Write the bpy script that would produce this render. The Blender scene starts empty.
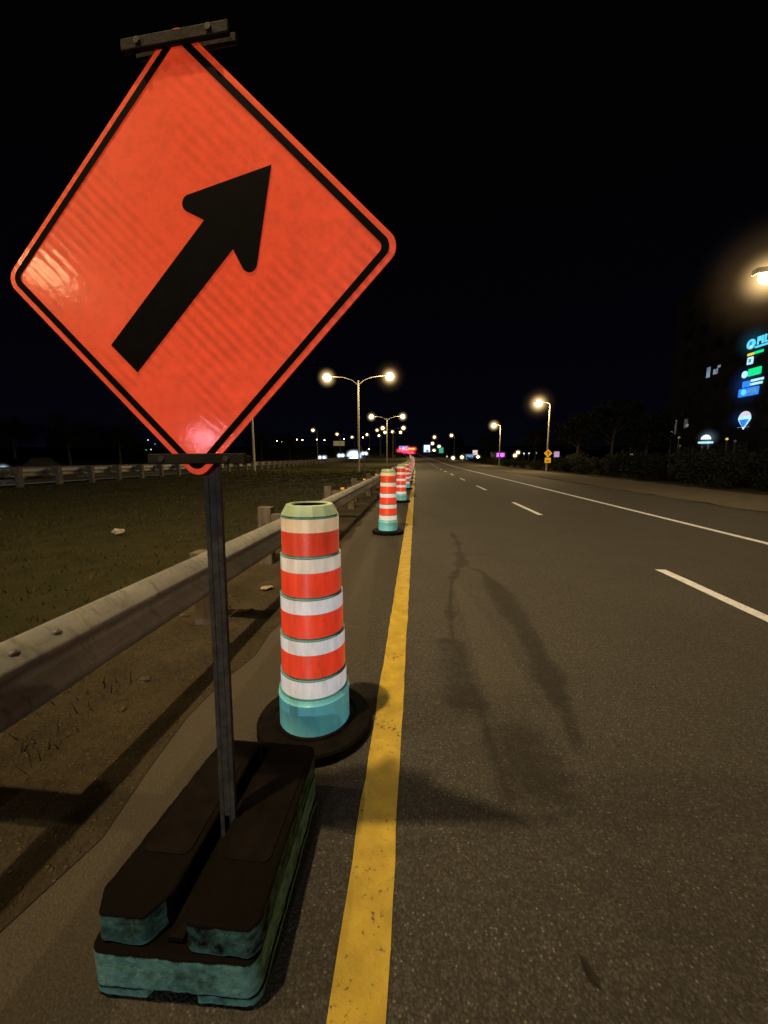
import bpy, bmesh, math, random
from mathutils import Vector, Matrix
random.seed(11)
R = math.radians
scn = bpy.context.scene
COL = scn.collection
H = 1.45                      # eye height of the photographer
F = 385.0                     # focal length in pixels of the 768x1024 frame
PITCH = math.atan((512 - 458) / F)
YAW = math.atan((416 - 384) / F * math.cos(PITCH))

# ------------------------------------------------------------------ helpers
fwd = Vector((-math.sin(YAW) * math.cos(PITCH), math.cos(YAW) * math.cos(PITCH), -math.sin(PITCH)))
rgt = Vector((math.cos(YAW), math.sin(YAW), 0))
upv = rgt.cross(fwd)

def ray(x, y): return fwd + rgt * ((x - 384) / F) + upv * ((512 - y) / F)
def at(x, y, Y):
    d = ray(x, y); return Vector((0, 0, H)) + d * (Y / d.y)
def at_x(x, y, X):
    d = ray(x, y); return Vector((0, 0, H)) + d * (X / d.x)

def gz(y): return 0.0 if y < 45 else 0.00016 * (min(y, 300) - 45) ** 2 + 0.02 * max(0, y - 300)
def cx(y): return 0.0 if y < 70 else -0.0004 * (min(y, 300) - 70) ** 2 - 0.184 * max(0, y - 300)

def new_obj(name, me, m, parent=None):
    o = bpy.data.objects.new(name, me); COL.objects.link(o)
    if m is not None and not me.materials: me.materials.append(m)
    if parent is not None: o.parent = parent
    return o

def obj(name, bm, m, parent=None, smooth=False, recalc=True):
    if recalc: bmesh.ops.recalc_face_normals(bm, faces=bm.faces)
    me = bpy.data.meshes.new(name); bm.to_mesh(me); bm.free()
    if smooth:
        for p in me.polygons: p.use_smooth = True
    return new_obj(name, me, m, parent)

def smooth_angle(o, deg=40):
    me = o.data
    bm = bmesh.new(); bm.from_mesh(me)
    for f in bm.faces: f.smooth = True
    for e in bm.edges:
        if len(e.link_faces) == 2 and e.calc_face_angle(0) > R(deg): e.smooth = False
    bm.to_mesh(me); bm.free()
    return o

def tag(o, label=None, cat=None, group=None, kind=None):
    if label: o['label'] = label
    if cat: o['category'] = cat
    if group: o['group'] = group
    if kind: o['kind'] = kind
    return o

def thing(name, label, cat, loc=(0, 0, 0), rz=0, group=None):
    o = bpy.data.objects.new(name, None); COL.objects.link(o)
    o.location = loc; o.rotation_euler = (0, 0, rz); o.empty_display_size = .1
    return tag(o, label, cat, group)

def copy_tree(o, parent=None):
    c = o.copy(); COL.objects.link(c)
    if parent is not None: c.parent = parent
    for ch in list(o.children): copy_tree(ch, c)
    return c

def box(bm, c, s, bev=0.0, rot=None, seg=2):
    r = bmesh.ops.create_cube(bm, size=1)
    vs = r['verts']
    M = Matrix.Translation(c) @ (rot.to_4x4() if rot is not None else Matrix()) @ Matrix.Diagonal((s[0], s[1], s[2], 1))
    bmesh.ops.transform(bm, matrix=M, verts=vs)
    if bev > 0:
        es = list({e for v in vs for e in v.link_edges})
        bmesh.ops.bevel(bm, geom=es, offset=bev, segments=seg, affect='EDGES', profile=.5)
    return bm

def tube(bm, pts, rad, n=10, caps=True):
    pts = [Vector(p) for p in pts]
    if not isinstance(rad, (list, tuple)): rad = [rad] * len(pts)
    rings = []
    for i, p in enumerate(pts):
        d = (pts[min(i + 1, len(pts) - 1)] - pts[max(i - 1, 0)]).normalized()
        a = Vector((0, 0, 1)) if abs(d.z) < .9 else Vector((1, 0, 0))
        u = d.cross(a).normalized(); v = d.cross(u).normalized()
        rings.append([bm.verts.new(p + (u * math.cos(t) + v * math.sin(t)) * rad[i]) for t in [2 * math.pi * k / n for k in range(n)]])
    for a, b in zip(rings, rings[1:]):
        for k in range(n): bm.faces.new((a[k], a[(k + 1) % n], b[(k + 1) % n], b[k]))
    if caps:
        bm.faces.new(rings[0]); bm.faces.new(rings[-1])
    return bm

def lathe(bm, prof, n=40, c=(0, 0, 0), sx=1, sy=1):
    rings = []
    for r, z in prof:
        if r < 1e-6: rings.append([bm.verts.new((c[0], c[1], c[2] + z))])
        else: rings.append([bm.verts.new((c[0] + sx * r * math.cos(2 * math.pi * k / n), c[1] + sy * r * math.sin(2 * math.pi * k / n), c[2] + z)) for k in range(n)])
    for a, b in zip(rings, rings[1:]):
        for k in range(n):
            q = [a[k % len(a)], a[(k + 1) % len(a)], b[(k + 1) % len(b)], b[k % len(b)]]
            q = list(dict.fromkeys(q))
            if len(q) > 2: bm.faces.new(q)
    return bm

def prism(bm, poly, M, d):
    """2D outline (x, y) extruded by d along local z, then placed by M."""
    a = [bm.verts.new(M @ Vector((x, y, 0))) for x, y in poly]
    b = [bm.verts.new(M @ Vector((x, y, d))) for x, y in poly]
    bm.faces.new(a); bm.faces.new(b)
    n = len(poly)
    for k in range(n): bm.faces.new((a[k], a[(k + 1) % n], b[(k + 1) % n], b[k]))
    return bm

def rounded(poly, rads, n=8):
    out = []; N = len(poly)
    for i in range(N):
        p = Vector(poly[i]); a = Vector(poly[i - 1]); b = Vector(poly[(i + 1) % N])
        r = rads[i] if isinstance(rads, (list, tuple)) else rads
        if r <= 0: out.append(tuple(p)); continue
        u = (a - p).normalized(); v = (b - p).normalized()
        ang = u.angle(v); t = r / math.tan(ang / 2)
        c = p + (u + v).normalized() * (r / math.sin(ang / 2))
        s = p + u * t; e = p + v * t
        a0 = math.atan2(s.y - c.y, s.x - c.x); a1 = math.atan2(e.y - c.y, e.x - c.x)
        d = (a1 - a0 + math.pi) % (2 * math.pi) - math.pi
        for k in range(n + 1):
            t_ = a0 + d * k / n
            out.append((c.x + r * math.cos(t_), c.y + r * math.sin(t_)))
    return out

# ------------------------------------------------------------------ materials
def nt(name):
    m = bpy.data.materials.new(name); m.use_nodes = True
    t = m.node_tree; b = t.nodes['Principled BSDF']
    return m, t, b
def N(t, kind, **kw):
    n = t.nodes.new(kind)
    for k, v in kw.items():
        if k in n.inputs: n.inputs[k].default_value = v
        else: setattr(n, k, v)
    return n
def mixc(t, fac, a, b, mode='MIX'):
    n = t.nodes.new('ShaderNodeMix'); n.data_type = 'RGBA'; n.blend_type = mode
    for sock, v in ((n.inputs[0], fac), (n.inputs[6], a), (n.inputs[7], b)):
        if isinstance(v, bpy.types.NodeSocket): t.links.new(v, sock)
        elif isinstance(v, (int, float)): sock.default_value = v
        else: sock.default_value = (*v[:3], 1)
    return n.outputs[2]
def math_(t, op, a, b=None, clamp=False):
    n = t.nodes.new('ShaderNodeMath'); n.operation = op; n.use_clamp = clamp
    for s, v in zip(n.inputs, (a, b)):
        if v is None: continue
        if isinstance(v, bpy.types.NodeSocket): t.links.new(v, s)
        else: s.default_value = v
    return n.outputs[0]
def ramp(t, fac, lo, hi):
    n = t.nodes.new('ShaderNodeMapRange'); n.inputs[1].default_value = lo; n.inputs[2].default_value = hi
    t.links.new(fac, n.inputs[0]); return n.outputs[0]
def ramp2(t, f, lo, hi, low_out):
    n = t.nodes.new('ShaderNodeMapRange'); n.inputs[1].default_value = lo; n.inputs[2].default_value = hi
    n.inputs[3].default_value = low_out; n.inputs[4].default_value = 1.0
    t.links.new(f, n.inputs[0]); return n.outputs[0]
def coords(t, scale=(1, 1, 1), rot=(0, 0, 0), kind='Object'):
    c = t.nodes.new('ShaderNodeTexCoord'); mp = t.nodes.new('ShaderNodeMapping')
    mp.inputs['Scale'].default_value = scale; mp.inputs['Rotation'].default_value = rot
    t.links.new(c.outputs[kind], mp.inputs[0]); return mp.outputs[0]
def noise(t, vec, scale, detail=4, rough=.55, dist=0):
    n = N(t, 'ShaderNodeTexNoise', Scale=scale, Detail=detail, Roughness=rough, Distortion=dist)
    t.links.new(vec, n.inputs['Vector']); return n.outputs['Fac']
def bump(t, b, h, strength=.3, dist=.01):
    n = N(t, 'ShaderNodeBump', Strength=strength, Distance=dist)
    t.links.new(h, n.inputs['Height']); t.links.new(n.outputs[0], b.inputs['Normal'])

def simple(name, c1, c2=None, scale=8, rough=.6, metal=0, bmp=.0, lo=.35, hi=.65, vscale=(1, 1, 1), spec=.5, coat=0):
    m, t, b = nt(name)
    c2 = c2 or [x * .7 for x in c1]
    v = coords(t, vscale); f = noise(t, v, scale, 6)
    t.links.new(mixc(t, ramp(t, f, lo, hi), c1, c2), b.inputs['Base Color'])
    b.inputs['Roughness'].default_value = rough; b.inputs['Metallic'].default_value = metal
    b.inputs['Specular IOR Level'].default_value = spec; b.inputs['Coat Weight'].default_value = coat
    if bmp: bump(t, b, noise(t, v, scale * 4, 4), bmp, .01)
    return m

def glow(name, col, s, var=0.0, scale=3):
    m, t, b = nt(name)
    b.inputs['Base Color'].default_value = (.02, .02, .02, 1); b.inputs['Roughness'].default_value = .4
    b.inputs['Emission Strength'].default_value = s
    if var:
        f = noise(t, coords(t), scale, 3)
        t.links.new(mixc(t, ramp(t, f, .3, .7), col, [x * (1 - var) for x in col]), b.inputs['Emission Color'])
    else: b.inputs['Emission Color'].default_value = (*col, 1)
    return m

def bloom_mat(name, col, s, pw=3.0):
    """lens bloom around a light, put in as an emitting volume that thins out to nothing at the rim."""
    m = bpy.data.materials.new(name); m.use_nodes = True; t = m.node_tree
    for n in list(t.nodes):
        if n.type == 'BSDF_PRINCIPLED': t.nodes.remove(n)
    out = [n for n in t.nodes if n.type == 'OUTPUT_MATERIAL'][0]
    c = t.nodes.new('ShaderNodeTexCoord'); g = t.nodes.new('ShaderNodeTexGradient'); g.gradient_type = 'SPHERICAL'
    t.links.new(c.outputs['Object'], g.inputs[0])
    p = math_(t, 'POWER', g.outputs['Fac'], pw)
    e = N(t, 'ShaderNodeEmission', Color=(*col, 1)); t.links.new(math_(t, 'MULTIPLY', p, s), e.inputs['Strength'])
    t.links.new(e.outputs[0], out.inputs['Volume'])
    return m

# retroreflective sheeting glows back at the viewer; modelled as a weakly self-lit prismatic film
def retro(name, base, emi, s, ripple=0.0, sc=2.2, lowvar=.25):
    m, t, b = nt(name)
    v = coords(t)
    big = noise(t, v, sc, 4, .6)
    fine = noise(t, v, 90, 3, .6)
    fac = math_(t, 'ADD', math_(t, 'MULTIPLY', ramp(t, big, .25, .75), lowvar), 1 - lowvar)
    fac = math_(t, 'MULTIPLY', fac, math_(t, 'ADD', math_(t, 'MULTIPLY', fine, .30), .85))
    h = fine
    # road film: dust streaks running down the face and small scuffs
    dust = noise(t, coords(t, (1, 1, .16)), 26, 5, .7); scuff = noise(t, v, 17, 6, .75)
    fac = math_(t, 'MULTIPLY', fac, ramp2(t, dust, .62, .40, .72))
    fac = math_(t, 'MULTIPLY', fac, ramp2(t, scuff, .70, .62, .62))
    if ripple:
        w = N(t, 'ShaderNodeTexWave', Scale=15.0, Distortion=1.2, Detail=2.0); w.inputs['Detail Scale'].default_value = 1.5
        t.links.new(coords(t, (1, 1, 1), (0, 0, 0)), w.inputs['Vector'])
        w.wave_type = 'BANDS'; w.bands_direction = 'DIAGONAL'
        patch = ramp(t, noise(t, v, 2.6, 3), .44, .62)
        wv = math_(t, 'MULTIPLY', w.outputs['Fac'], patch)
        fac = math_(t, 'MULTIPLY', fac, math_(t, 'SUBTRACT', 1.04, math_(t, 'MULTIPLY', wv, ripple)))
        h = math_(t, 'ADD', math_(t, 'MULTIPLY', wv, .6), math_(t, 'MULTIPLY', fine, .12))
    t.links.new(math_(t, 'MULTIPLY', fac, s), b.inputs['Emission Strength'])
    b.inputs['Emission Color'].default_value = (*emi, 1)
    b.inputs['Base Color'].default_value = (*base, 1)
    b.inputs['Roughness'].default_value = .34
    b.inputs['Coat Weight'].default_value = .8; b.inputs['Coat Roughness'].default_value = .06
    bump(t, b, h, .25, .004)
    sp = noise(t, v, 24, 5, .72)
    nb = N(t, 'ShaderNodeBump', Strength=.16, Distance=.003); t.links.new(math_(t, 'ADD', math_(t, 'MULTIPLY', h, .8), sp), nb.inputs['Height'])
    t.links.new(nb.outputs[0], b.inputs['Coat Normal'])
    if not ripple and name != 'road_sign_yellow':
        tg = t.nodes.new('ShaderNodeTangent'); tg.direction_type = 'RADIAL'; tg.axis = 'Z'
        t.links.new(tg.outputs[0], b.inputs['Tangent'])
        b.inputs['Anisotropic'].default_value = .92; b.inputs['Anisotropic Rotation'].default_value = .25
        b.inputs['Specular IOR Level'].default_value = .9; b.inputs['Roughness'].default_value = .42
    return m

def asphalt(name, dark=1.0, tar=True):
    m, t, b = nt(name)
    v = coords(t); vs = coords(t, (1, .12, 1))
    mott = ramp(t, noise(t, v, 1.1, 6, .6), .3, .7)
    lane = ramp(t, noise(t, vs, .9, 4), .3, .7)
    fine = noise(t, v, 150, 3, .7)
    mid = noise(t, v, 34, 5, .7)
    vor = N(t, 'ShaderNodeTexVoronoi', Scale=120.0); t.links.new(v, vor.inputs['Vector'])
    cell = N_sep(t, vor.outputs['Color'])
    d = vor.outputs['Distance']
    c = mixc(t, mott, (.049 * dark, .048 * dark, .047 * dark), (.073 * dark, .070 * dark, .066 * dark))
    c = mixc(t, math_(t, 'MULTIPLY', lane, .5), c, (.052 * dark, .050 * dark, .048 * dark))
    # every stone of the aggregate has its own tone, the binder between them is dark
    tone = math_(t, 'ADD', math_(t, 'MULTIPLY', math_(t, 'POWER', cell, 1.6), .95), .60)
    c = mixc(t, 1.0, c, comb(t, tone), 'MULTIPLY')
    c = mixc(t, math_(t, 'MULTIPLY', ramp(t, d, .36, .66), .55), c, (.016, .0145, .0125))
    c = mixc(t, math_(t, 'MULTIPLY', ramp(t, fine, .45, .62), .35), c, (.10, .092, .08))
    c = mixc(t, math_(t, 'MULTIPLY', ramp(t, mid, .5, .3), .55), c, (.018, .016, .014))
    sel = math_(t, 'GREATER_THAN', cell, .955)
    c = mixc(t, math_(t, 'MULTIPLY', math_(t, 'MULTIPLY', ramp(t, d, .45, .2), sel), .8), c, (.22, .20, .17))
    sx_ = t.nodes.new('ShaderNodeSeparateXYZ'); t.links.new(v, sx_.inputs[0])
    sand = math_(t, 'MULTIPLY', ramp(t, math_(t, 'ADD', sx_.outputs['X'], math_(t, 'MULTIPLY', mott, .35)), -.05, -.75), .75)
    sandc = mixc(t, ramp(t, fine, .35, .65), (.050, .042, .029), (.078, .066, .046))
    c = mixc(t, sand, c, sandc)
    hgt = math_(t, 'ADD', math_(t, 'MULTIPLY', math_(t, 'SUBTRACT', 1.0, d), .8), math_(t, 'MULTIPLY', mid, 1.0))
    if tar:
        a = t.nodes.new('ShaderNodeAttribute'); a.attribute_name = 'tar'
        br = noise(t, v, 34, 6, .85); br2 = noise(t, v, 9, 4, .7)
        lump = math_(t, 'ADD', math_(t, 'MULTIPLY', math_(t, 'SUBTRACT', br, .5), 3.4), math_(t, 'MULTIPLY', math_(t, 'SUBTRACT', br2, .5), 2.2))
        k = ramp(t, math_(t, 'ADD', a.outputs['Fac'], lump), .22, .95)
        k = math_(t, 'MULTIPLY', k, ramp(t, a.outputs['Fac'], .0, .35))
        c = mixc(t, math_(t, 'MULTIPLY', k, .66), c, (.012, .0105, .009))
        hgt = math_(t, 'SUBTRACT', hgt, math_(t, 'MULTIPLY', k, math_(t, 'ADD', 1.2, math_(t, 'MULTIPLY', br, 2.5))))
        a2 = t.nodes.new('ShaderNodeAttribute'); a2.attribute_name = 'pale'
        c = mixc(t, math_(t, 'MULTIPLY', a2.outputs['Fac'], .30), c, (.12, .11, .09))
    t.links.new(c, b.inputs['Base Color'])
    b.inputs['Roughness'].default_value = .8; b.inputs['Specular IOR Level'].default_value = .35
    bump(t, b, hgt, .5, .008)
    return m
def comb(t, f):
    n = t.nodes.new('ShaderNodeCombineColor')
    for k in range(3): t.links.new(f, n.inputs[k])
    return n.outputs[0]
def earth(name, c1, c2, peb, psc=45, pk=.6):
    m, t, b = nt(name)
    v = coords(t)
    n1 = noise(t, v, 2.2, 6, .65); n2 = noise(t, v, 24, 6, .7); n3 = noise(t, v, 110, 3, .7)
    vor = N(t, 'ShaderNodeTexVoronoi', Scale=psc); t.links.new(v, vor.inputs['Vector'])
    cell = N_sep(t, vor.outputs['Color'])
    c = mixc(t, ramp(t, n1, .35, .65), c1, c2)
    c = mixc(t, math_(t, 'MULTIPLY', ramp(t, n2, .52, .32), .5), c, [x * .35 for x in c2])
    c = mixc(t, math_(t, 'MULTIPLY', ramp(t, n3, .5, .68), .4), c, peb)
    st = math_(t, 'MULTIPLY', math_(t, 'MULTIPLY', ramp(t, vor.outputs['Distance'], .40, .22), math_(t, 'GREATER_THAN', cell, .72)), pk)
    c = mixc(t, st, c, mixc(t, N_sep(t, vor.outputs['Color']), [x * .6 for x in peb], [x * 1.5 for x in peb]))
    t.links.new(c, b.inputs['Base Color']); b.inputs['Roughness'].default_value = .95; b.inputs['Specular IOR Level'].default_value = .1
    bump(t, b, math_(t, 'ADD', math_(t, 'ADD', math_(t, 'MULTIPLY', n2, 1.3), math_(t, 'MULTIPLY', n3, .4)), math_(t, 'MULTIPLY', st, .9)), 1.0, .03)
    return m
def N_sep(t, sock):
    s = t.nodes.new('ShaderNodeSeparateColor'); t.links.new(sock, s.inputs[0]); return s.outputs[0]

def paint(name, col, wear=.5, bead_glow=.0):
    m, t, b = nt(name)
    v = coords(t)
    mid = noise(t, v, 45, 5, .7); big = noise(t, v, 3.5, 4)
    k = ramp(t, math_(t, 'ADD', mid, math_(t, 'MULTIPLY', math_(t, 'SUBTRACT', big, .5), .4)), .60, .68)
    c = mixc(t, ramp(t, noise(t, v, 9, 5), .3, .75), col, [x * .62 for x in col])
    t.links.new(mixc(t, math_(t, 'MULTIPLY', k, wear), c, (.05, .04, .03)), b.inputs['Base Color'])
    b.inputs['Roughness'].default_value = .65
    b.inputs['Emission Color'].default_value = (*col, 1); b.inputs['Emission Strength'].default_value = bead_glow   # light returned by glass-bead paint, put in as emission
    bump(t, b, mid, .6, .01)
    return m

_cl = bpy.data.textures.new('wear', 'CLOUDS'); _cl.noise_scale = .045; _cl.noise_depth = 3
def worn(o, vox=.0055, k=.007):
    r = o.modifiers.new('remesh', 'REMESH'); r.mode = 'VOXEL'; r.voxel_size = vox; r.use_smooth_shade = True
    sm = o.modifiers.new('soften', 'SMOOTH'); sm.iterations = 3; sm.factor = .5
    d = o.modifiers.new('wear', 'DISPLACE'); d.texture = _cl; d.texture_coords = 'GLOBAL'; d.strength = k; d.mid_level = .5
    return o
def ballast_mat(name, teal, lo=.42, hi=.5, slot=False):
    m, t, b = nt(name)
    g = t.nodes.new('ShaderNodeNewGeometry'); s = t.nodes.new('ShaderNodeSeparateXYZ'); t.links.new(g.outputs['Normal'], s.inputs[0])
    v = coords(t)
    n1 = noise(t, v, 9, 6, .7); n2 = noise(t, v, 34, 4, .7)
    f = math_(t, 'ADD', math_(t, 'MULTIPLY', s.outputs['Z'], .42), math_(t, 'MULTIPLY', math_(t, 'ADD', n1, math_(t, 'MULTIPLY', n2, .3)), .55))
    c1 = mixc(t, ramp(t, n2, .35, .7), teal, [x * .6 for x in teal])
    c2 = mixc(t, n1, (.003, .0021, .0018), (.0075, .0055, .0045))
    k = ramp(t, f, lo, hi)
    if slot:
        sx_ = t.nodes.new('ShaderNodeSeparateXYZ'); t.links.new(v, sx_.inputs[0])
        inner = math_(t, 'MULTIPLY', math_(t, 'LESS_THAN', math_(t, 'ABSOLUTE', sx_.outputs['X']), .045), math_(t, 'GREATER_THAN', sx_.outputs['Y'], -.31))
        k = math_(t, 'MAXIMUM', k, inner)
    t.links.new(mixc(t, k, c1, c2), b.inputs['Base Color'])
    b.inputs['Specular IOR Level'].default_value = .06
    b.inputs['Roughness'].default_value = .8
    bump(t, b, math_(t, 'ADD', n1, n2), .35, .01)
    return m

M = {}
M['asphalt'] = asphalt('asphalt')
M['asphalt_far'] = asphalt('asphalt_far', .9, False)
M['yellow_paint'] = paint('yellow_paint', (.58, .41, .045), .9, .03)
M['white_paint'] = paint('white_paint', (.84, .82, .78), .6, .12)
M['dirt'] = earth('dirt', (.084, .069, .044), (.044, .037, .025), (.135, .115, .08))
M['gravel'] = earth('gravel', (.16, .145, .115), (.115, .103, .082), (.21, .19, .15), 30, .25)
M['pebble'] = simple('pebble', (.085, .075, .055), (.05, .043, .03), 30, .95, bmp=.6, spec=.1)
M['turf'] = earth('turf', (.052, .047, .019), (.026, .027, .011), (.075, .066, .030), 60, .3)
M['blade'] = simple('blade', (.066, .060, .022), (.034, .036, .013), .6, .9, spec=.1)
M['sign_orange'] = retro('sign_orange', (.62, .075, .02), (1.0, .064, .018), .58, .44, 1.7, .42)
M['sign_black'] = simple('sign_black', (.003, .0025, .0025), (.005, .004, .0035), 30, .8, spec=.04)
M['galv'] = simple('galv', (.16, .15, .13), (.10, .095, .085), 10, .55, .35, bmp=.15)
M['post_steel'] = simple('post_steel', (.070, .062, .056), (.036, .031, .028), 22, .7, .1, bmp=.2, spec=.2)
M['rail_clamp'] = simple('rail_clamp', (.026, .021, .014), (.015, .012, .008), 14, .8, .0, bmp=.2, spec=.1)
M['teal_plastic'] = simple('teal_plastic', (.12, .34, .35), (.09, .27, .28), 7, .45, bmp=.08)
M['teal_foot_glow'] = retro('teal_foot_glow', (.22, .66, .70), (.16, .72, .80), .21, 0, 4, .4)  # plain plastic, not sheeting; front light put in as emission
M['teal_foot_glow'].node_tree.nodes['Principled BSDF'].inputs['Coat Weight'].default_value = .1
M['teal_cap'] = simple('teal_cap', (.36, .52, .37), (.27, .44, .33), 9, .5, bmp=.1)
M['hole_shade'] = simple('hole_shade', (.004, .005, .004), None, 8, .8, spec=.1)
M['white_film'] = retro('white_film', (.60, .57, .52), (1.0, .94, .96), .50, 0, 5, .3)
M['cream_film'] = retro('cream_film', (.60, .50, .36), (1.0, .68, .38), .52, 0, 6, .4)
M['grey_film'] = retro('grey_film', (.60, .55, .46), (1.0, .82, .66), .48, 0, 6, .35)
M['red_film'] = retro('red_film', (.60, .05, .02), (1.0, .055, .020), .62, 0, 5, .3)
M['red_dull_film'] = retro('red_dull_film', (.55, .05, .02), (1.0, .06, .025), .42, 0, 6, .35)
M['rubber'] = simple('rubber', (.004, .0032, .0028), (.009, .007, .006), 14, .85, bmp=.25, spec=.08)
M['ballast_top'] = ballast_mat('ballast_top', (.13, .27, .225), .22, .45, True)
M['ballast_low'] = ballast_mat('ballast_low', (.18, .37, .31), .34, .52)
M['beam'] = simple('beam', (.27, .285, .29), (.18, .19, .195), 5, .6, .1, bmp=.3, vscale=(2, .35, 3))
def steel_rail():
    m, t, b = nt('steel_rail')
    v = coords(t)
    n1 = noise(t, coords(t, (1, .5, 1)), 7, 6, .65); run = noise(t, coords(t, (3, 9, .7)), 3.2, 5, .7); sp = noise(t, v, 60, 4, .7)
    c = mixc(t, ramp(t, n1, .35, .65), (.26, .27, .27), (.17, .178, .18))
    c = mixc(t, math_(t, 'MULTIPLY', ramp(t, run, .52, .72), .7), c, (.075, .060, .045))
    c = mixc(t, math_(t, 'MULTIPLY', ramp(t, sp, .58, .70), .5), c, (.07, .055, .04))
    t.links.new(c, b.inputs['Base Color']); b.inputs['Roughness'].default_value = .6; b.inputs['Metallic'].default_value = .1
    bump(t, b, math_(t, 'ADD', n1, math_(t, 'MULTIPLY', sp, .3)), .35, .012)
    return m
M['beam'] = steel_rail()
M['timber'] = simple('timber', (.15, .125, .095), (.085, .07, .05), 12, .9, bmp=.5, vscale=(1, 1, .2), spec=.1)
M['amber'] = glow('amber', (1.0, .42, .03), .75)
M['pole'] = simple('pole', (.26, .24, .19), (.19, .175, .14), 3, .6, .1)
M['lamp_shell'] = simple('lamp_shell', (.10, .095, .085), None, 5, .5, .3)
M['lamp_warm'] = glow('lamp_warm', (1.0, .74, .38), 26)
M['bloom_warm'] = bloom_mat('bloom_warm', (1.0, .66, .27), 5.0, 3.6)
M['bloom_soft'] = bloom_mat('bloom_soft', (1.0, .58, .24), .10, 2.6)
M['leaf_dark'] = simple('leaf_dark', (.022, .025, .015), (.011, .013, .008), 1.5, .8, spec=.08)
M['leaf_tree'] = simple('leaf_tree', (.014, .017, .010), (.007, .009, .006), 1.0, .8, spec=.08)
M['weed'] = simple('weed', (.105, .085, .042), (.055, .05, .022), 3, .9, spec=.1)
M['bark'] = simple('bark', (.06, .045, .03), (.03, .022, .015), 9, .95, bmp=.5)
M['facade'] = simple('facade', (.010, .010, .0105), (.006, .006, .007), .5, .9, spec=.05)
M['glass_dark'] = simple('glass_dark', (.004, .0045, .006), None, 3, .4, spec=.08)
M['win_lit'] = glow('win_lit', (.55, .72, 1.0), .42, .6, 1.5)
M['win_dim'] = glow('win_dim', (.75, .68, .60), .09, .7, 2)
M['sign_cyan'] = glow('sign_cyan', (.10, .62, .85), 1.42, .3, 2)
M['sign_pale'] = glow('sign_pale', (.45, .85, .95), 1.35, .35, 3)
M['sign_green'] = glow('sign_green', (.0, .72, .22), 1.27, .15, 2)
M['sign_blue'] = glow('sign_blue', (.02, .24, .85), 1.27, .4, 2)
M['sign_yellow'] = glow('sign_yellow', (1.0, .75, .05), .9)
M['sign_white'] = glow('sign_white', (.80, .88, 1.0), 1.2)
M['sign_warmwhite'] = glow('sign_warmwhite', (1.0, .80, .72), .8)
M['sign_balloon'] = glow('sign_balloon', (.85, .76, .90), .85)
M['sign_magenta'] = glow('sign_magenta', (.72, .14, 1.0), 1.5)
M['sign_pink'] = glow('sign_pink', (.85, .45, .85), .8, .4, 1)
M['sign_sky'] = glow('sign_sky', (.20, .45, .85), .75, .3, 1)
M['sign_teal'] = glow('sign_teal', (.04, .55, .36), .7)
M['sign_amber'] = glow('sign_amber', (.55, .42, .16), .35, .3, 1)
M['road_sign_yellow'] = retro('road_sign_yellow', (.7, .35, .02), (1.0, .45, .02), .75, 0, 3, .1)
M['road_sign_mark'] = simple('road_sign_mark', (.01, .008, .005), None, 3, .5)
M['headlight'] = glow('headlight', (.80, .92, 1.0), 14)
M['bloom_white'] = bloom_mat('bloom_white', (.60, .78, 1.0), 8, 3)
M['taillight'] = glow('taillight', (1.0, .03, .05), 7)
M['bloom_red'] = bloom_mat('bloom_red', (1.0, .05, .12), 1.1, 2.4)
M['bloom_violet'] = bloom_mat('bloom_violet', (.45, .10, 1.0), .25, 2.6)
M['bloom_kiosk'] = bloom_mat('bloom_kiosk', (.4, .6, .8), .35, 3)
M['bloom_cyan'] = bloom_mat('bloom_cyan', (.05, .45, .7), .07, 2.2)
M['bloom_blue'] = bloom_mat('bloom_blue', (.05, .22, 1.0), .06, 2.2)
M['paint_dark'] = simple('paint_dark', (.005, .005, .006), None, 2, .6, spec=.05)
M['paint_grey'] = simple('paint_grey', (.10, .10, .11), None, 2, .3, coat=.5)
M['tyre'] = simple('tyre', (.01, .01, .01), None, 6, .8)
M['litter'] = simple('litter', (.38, .34, .26), (.22, .19, .14), 20, .8)
M['dead_leaf'] = simple('dead_leaf', (.012, .009, .006), None, 20, .8)
M['wall_dim'] = simple('wall_dim', (.08, .075, .07), None, 1, .85)

for k_, m_ in M.items():
    if k_ != 'sign_orange': m_.cycles.emission_sampling = 'NONE'

# ------------------------------------------------------------------ the ground and the roads
def sheet(name, xs, ys, z0, m, kind='structure', zf=None, follow=True, edge=0):
    bm = bmesh.new(); g = []
    for y in ys:
        row = []
        for i, x in enumerate(xs):
            dx = 0
            if edge and i in (0, len(xs) - 1): dx = random.uniform(-edge, edge)
            row.append(bm.verts.new((x + dx + (cx(y) if follow else 0), y, z0 + gz(y) + (zf(x, y) if zf else 0))))
        g.append(row)
    for a, b in zip(g, g[1:]):
        for k in range(len(xs) - 1): bm.faces.new((a[k], a[k + 1], b[k + 1], b[k]))
    o = obj(name, bm, m, None, True)
    return tag(o, kind=kind)

YS = [-60, -30, -10, 0, 10, 20, 30, 40, 50, 60, 70, 80, 90, 100, 115, 130, 150, 170, 190, 210, 230, 250, 275, 300, 330, 380, 450, 600, 900]
def median_z(x, y):
    w = 0.0
    if -20 < x < -2.7 and y < 150: w = -.10 * math.sin(math.pi * (x + 2.7) / -17.3) + random.uniform(-.03, .03)
    return w
XS = [-500, -250, -120, -60, -34, -31, -21, -20] + [-19 + .6 * k for k in range(28)] + [-1.4, 4, 9, 14, 22, 40, 70, 120, 250, 500]
YG = [-60, -30, -10, -4] + [-2 + .8 * k for k in range(56)] + [45, 50, 60, 70, 80, 90, 100, 115, 130, 150, 170, 190, 210, 230, 250, 275, 300, 330, 380, 450, 600, 900]
ground = sheet('ground', XS, YG, -.016, M['turf'], zf=median_z)

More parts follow.
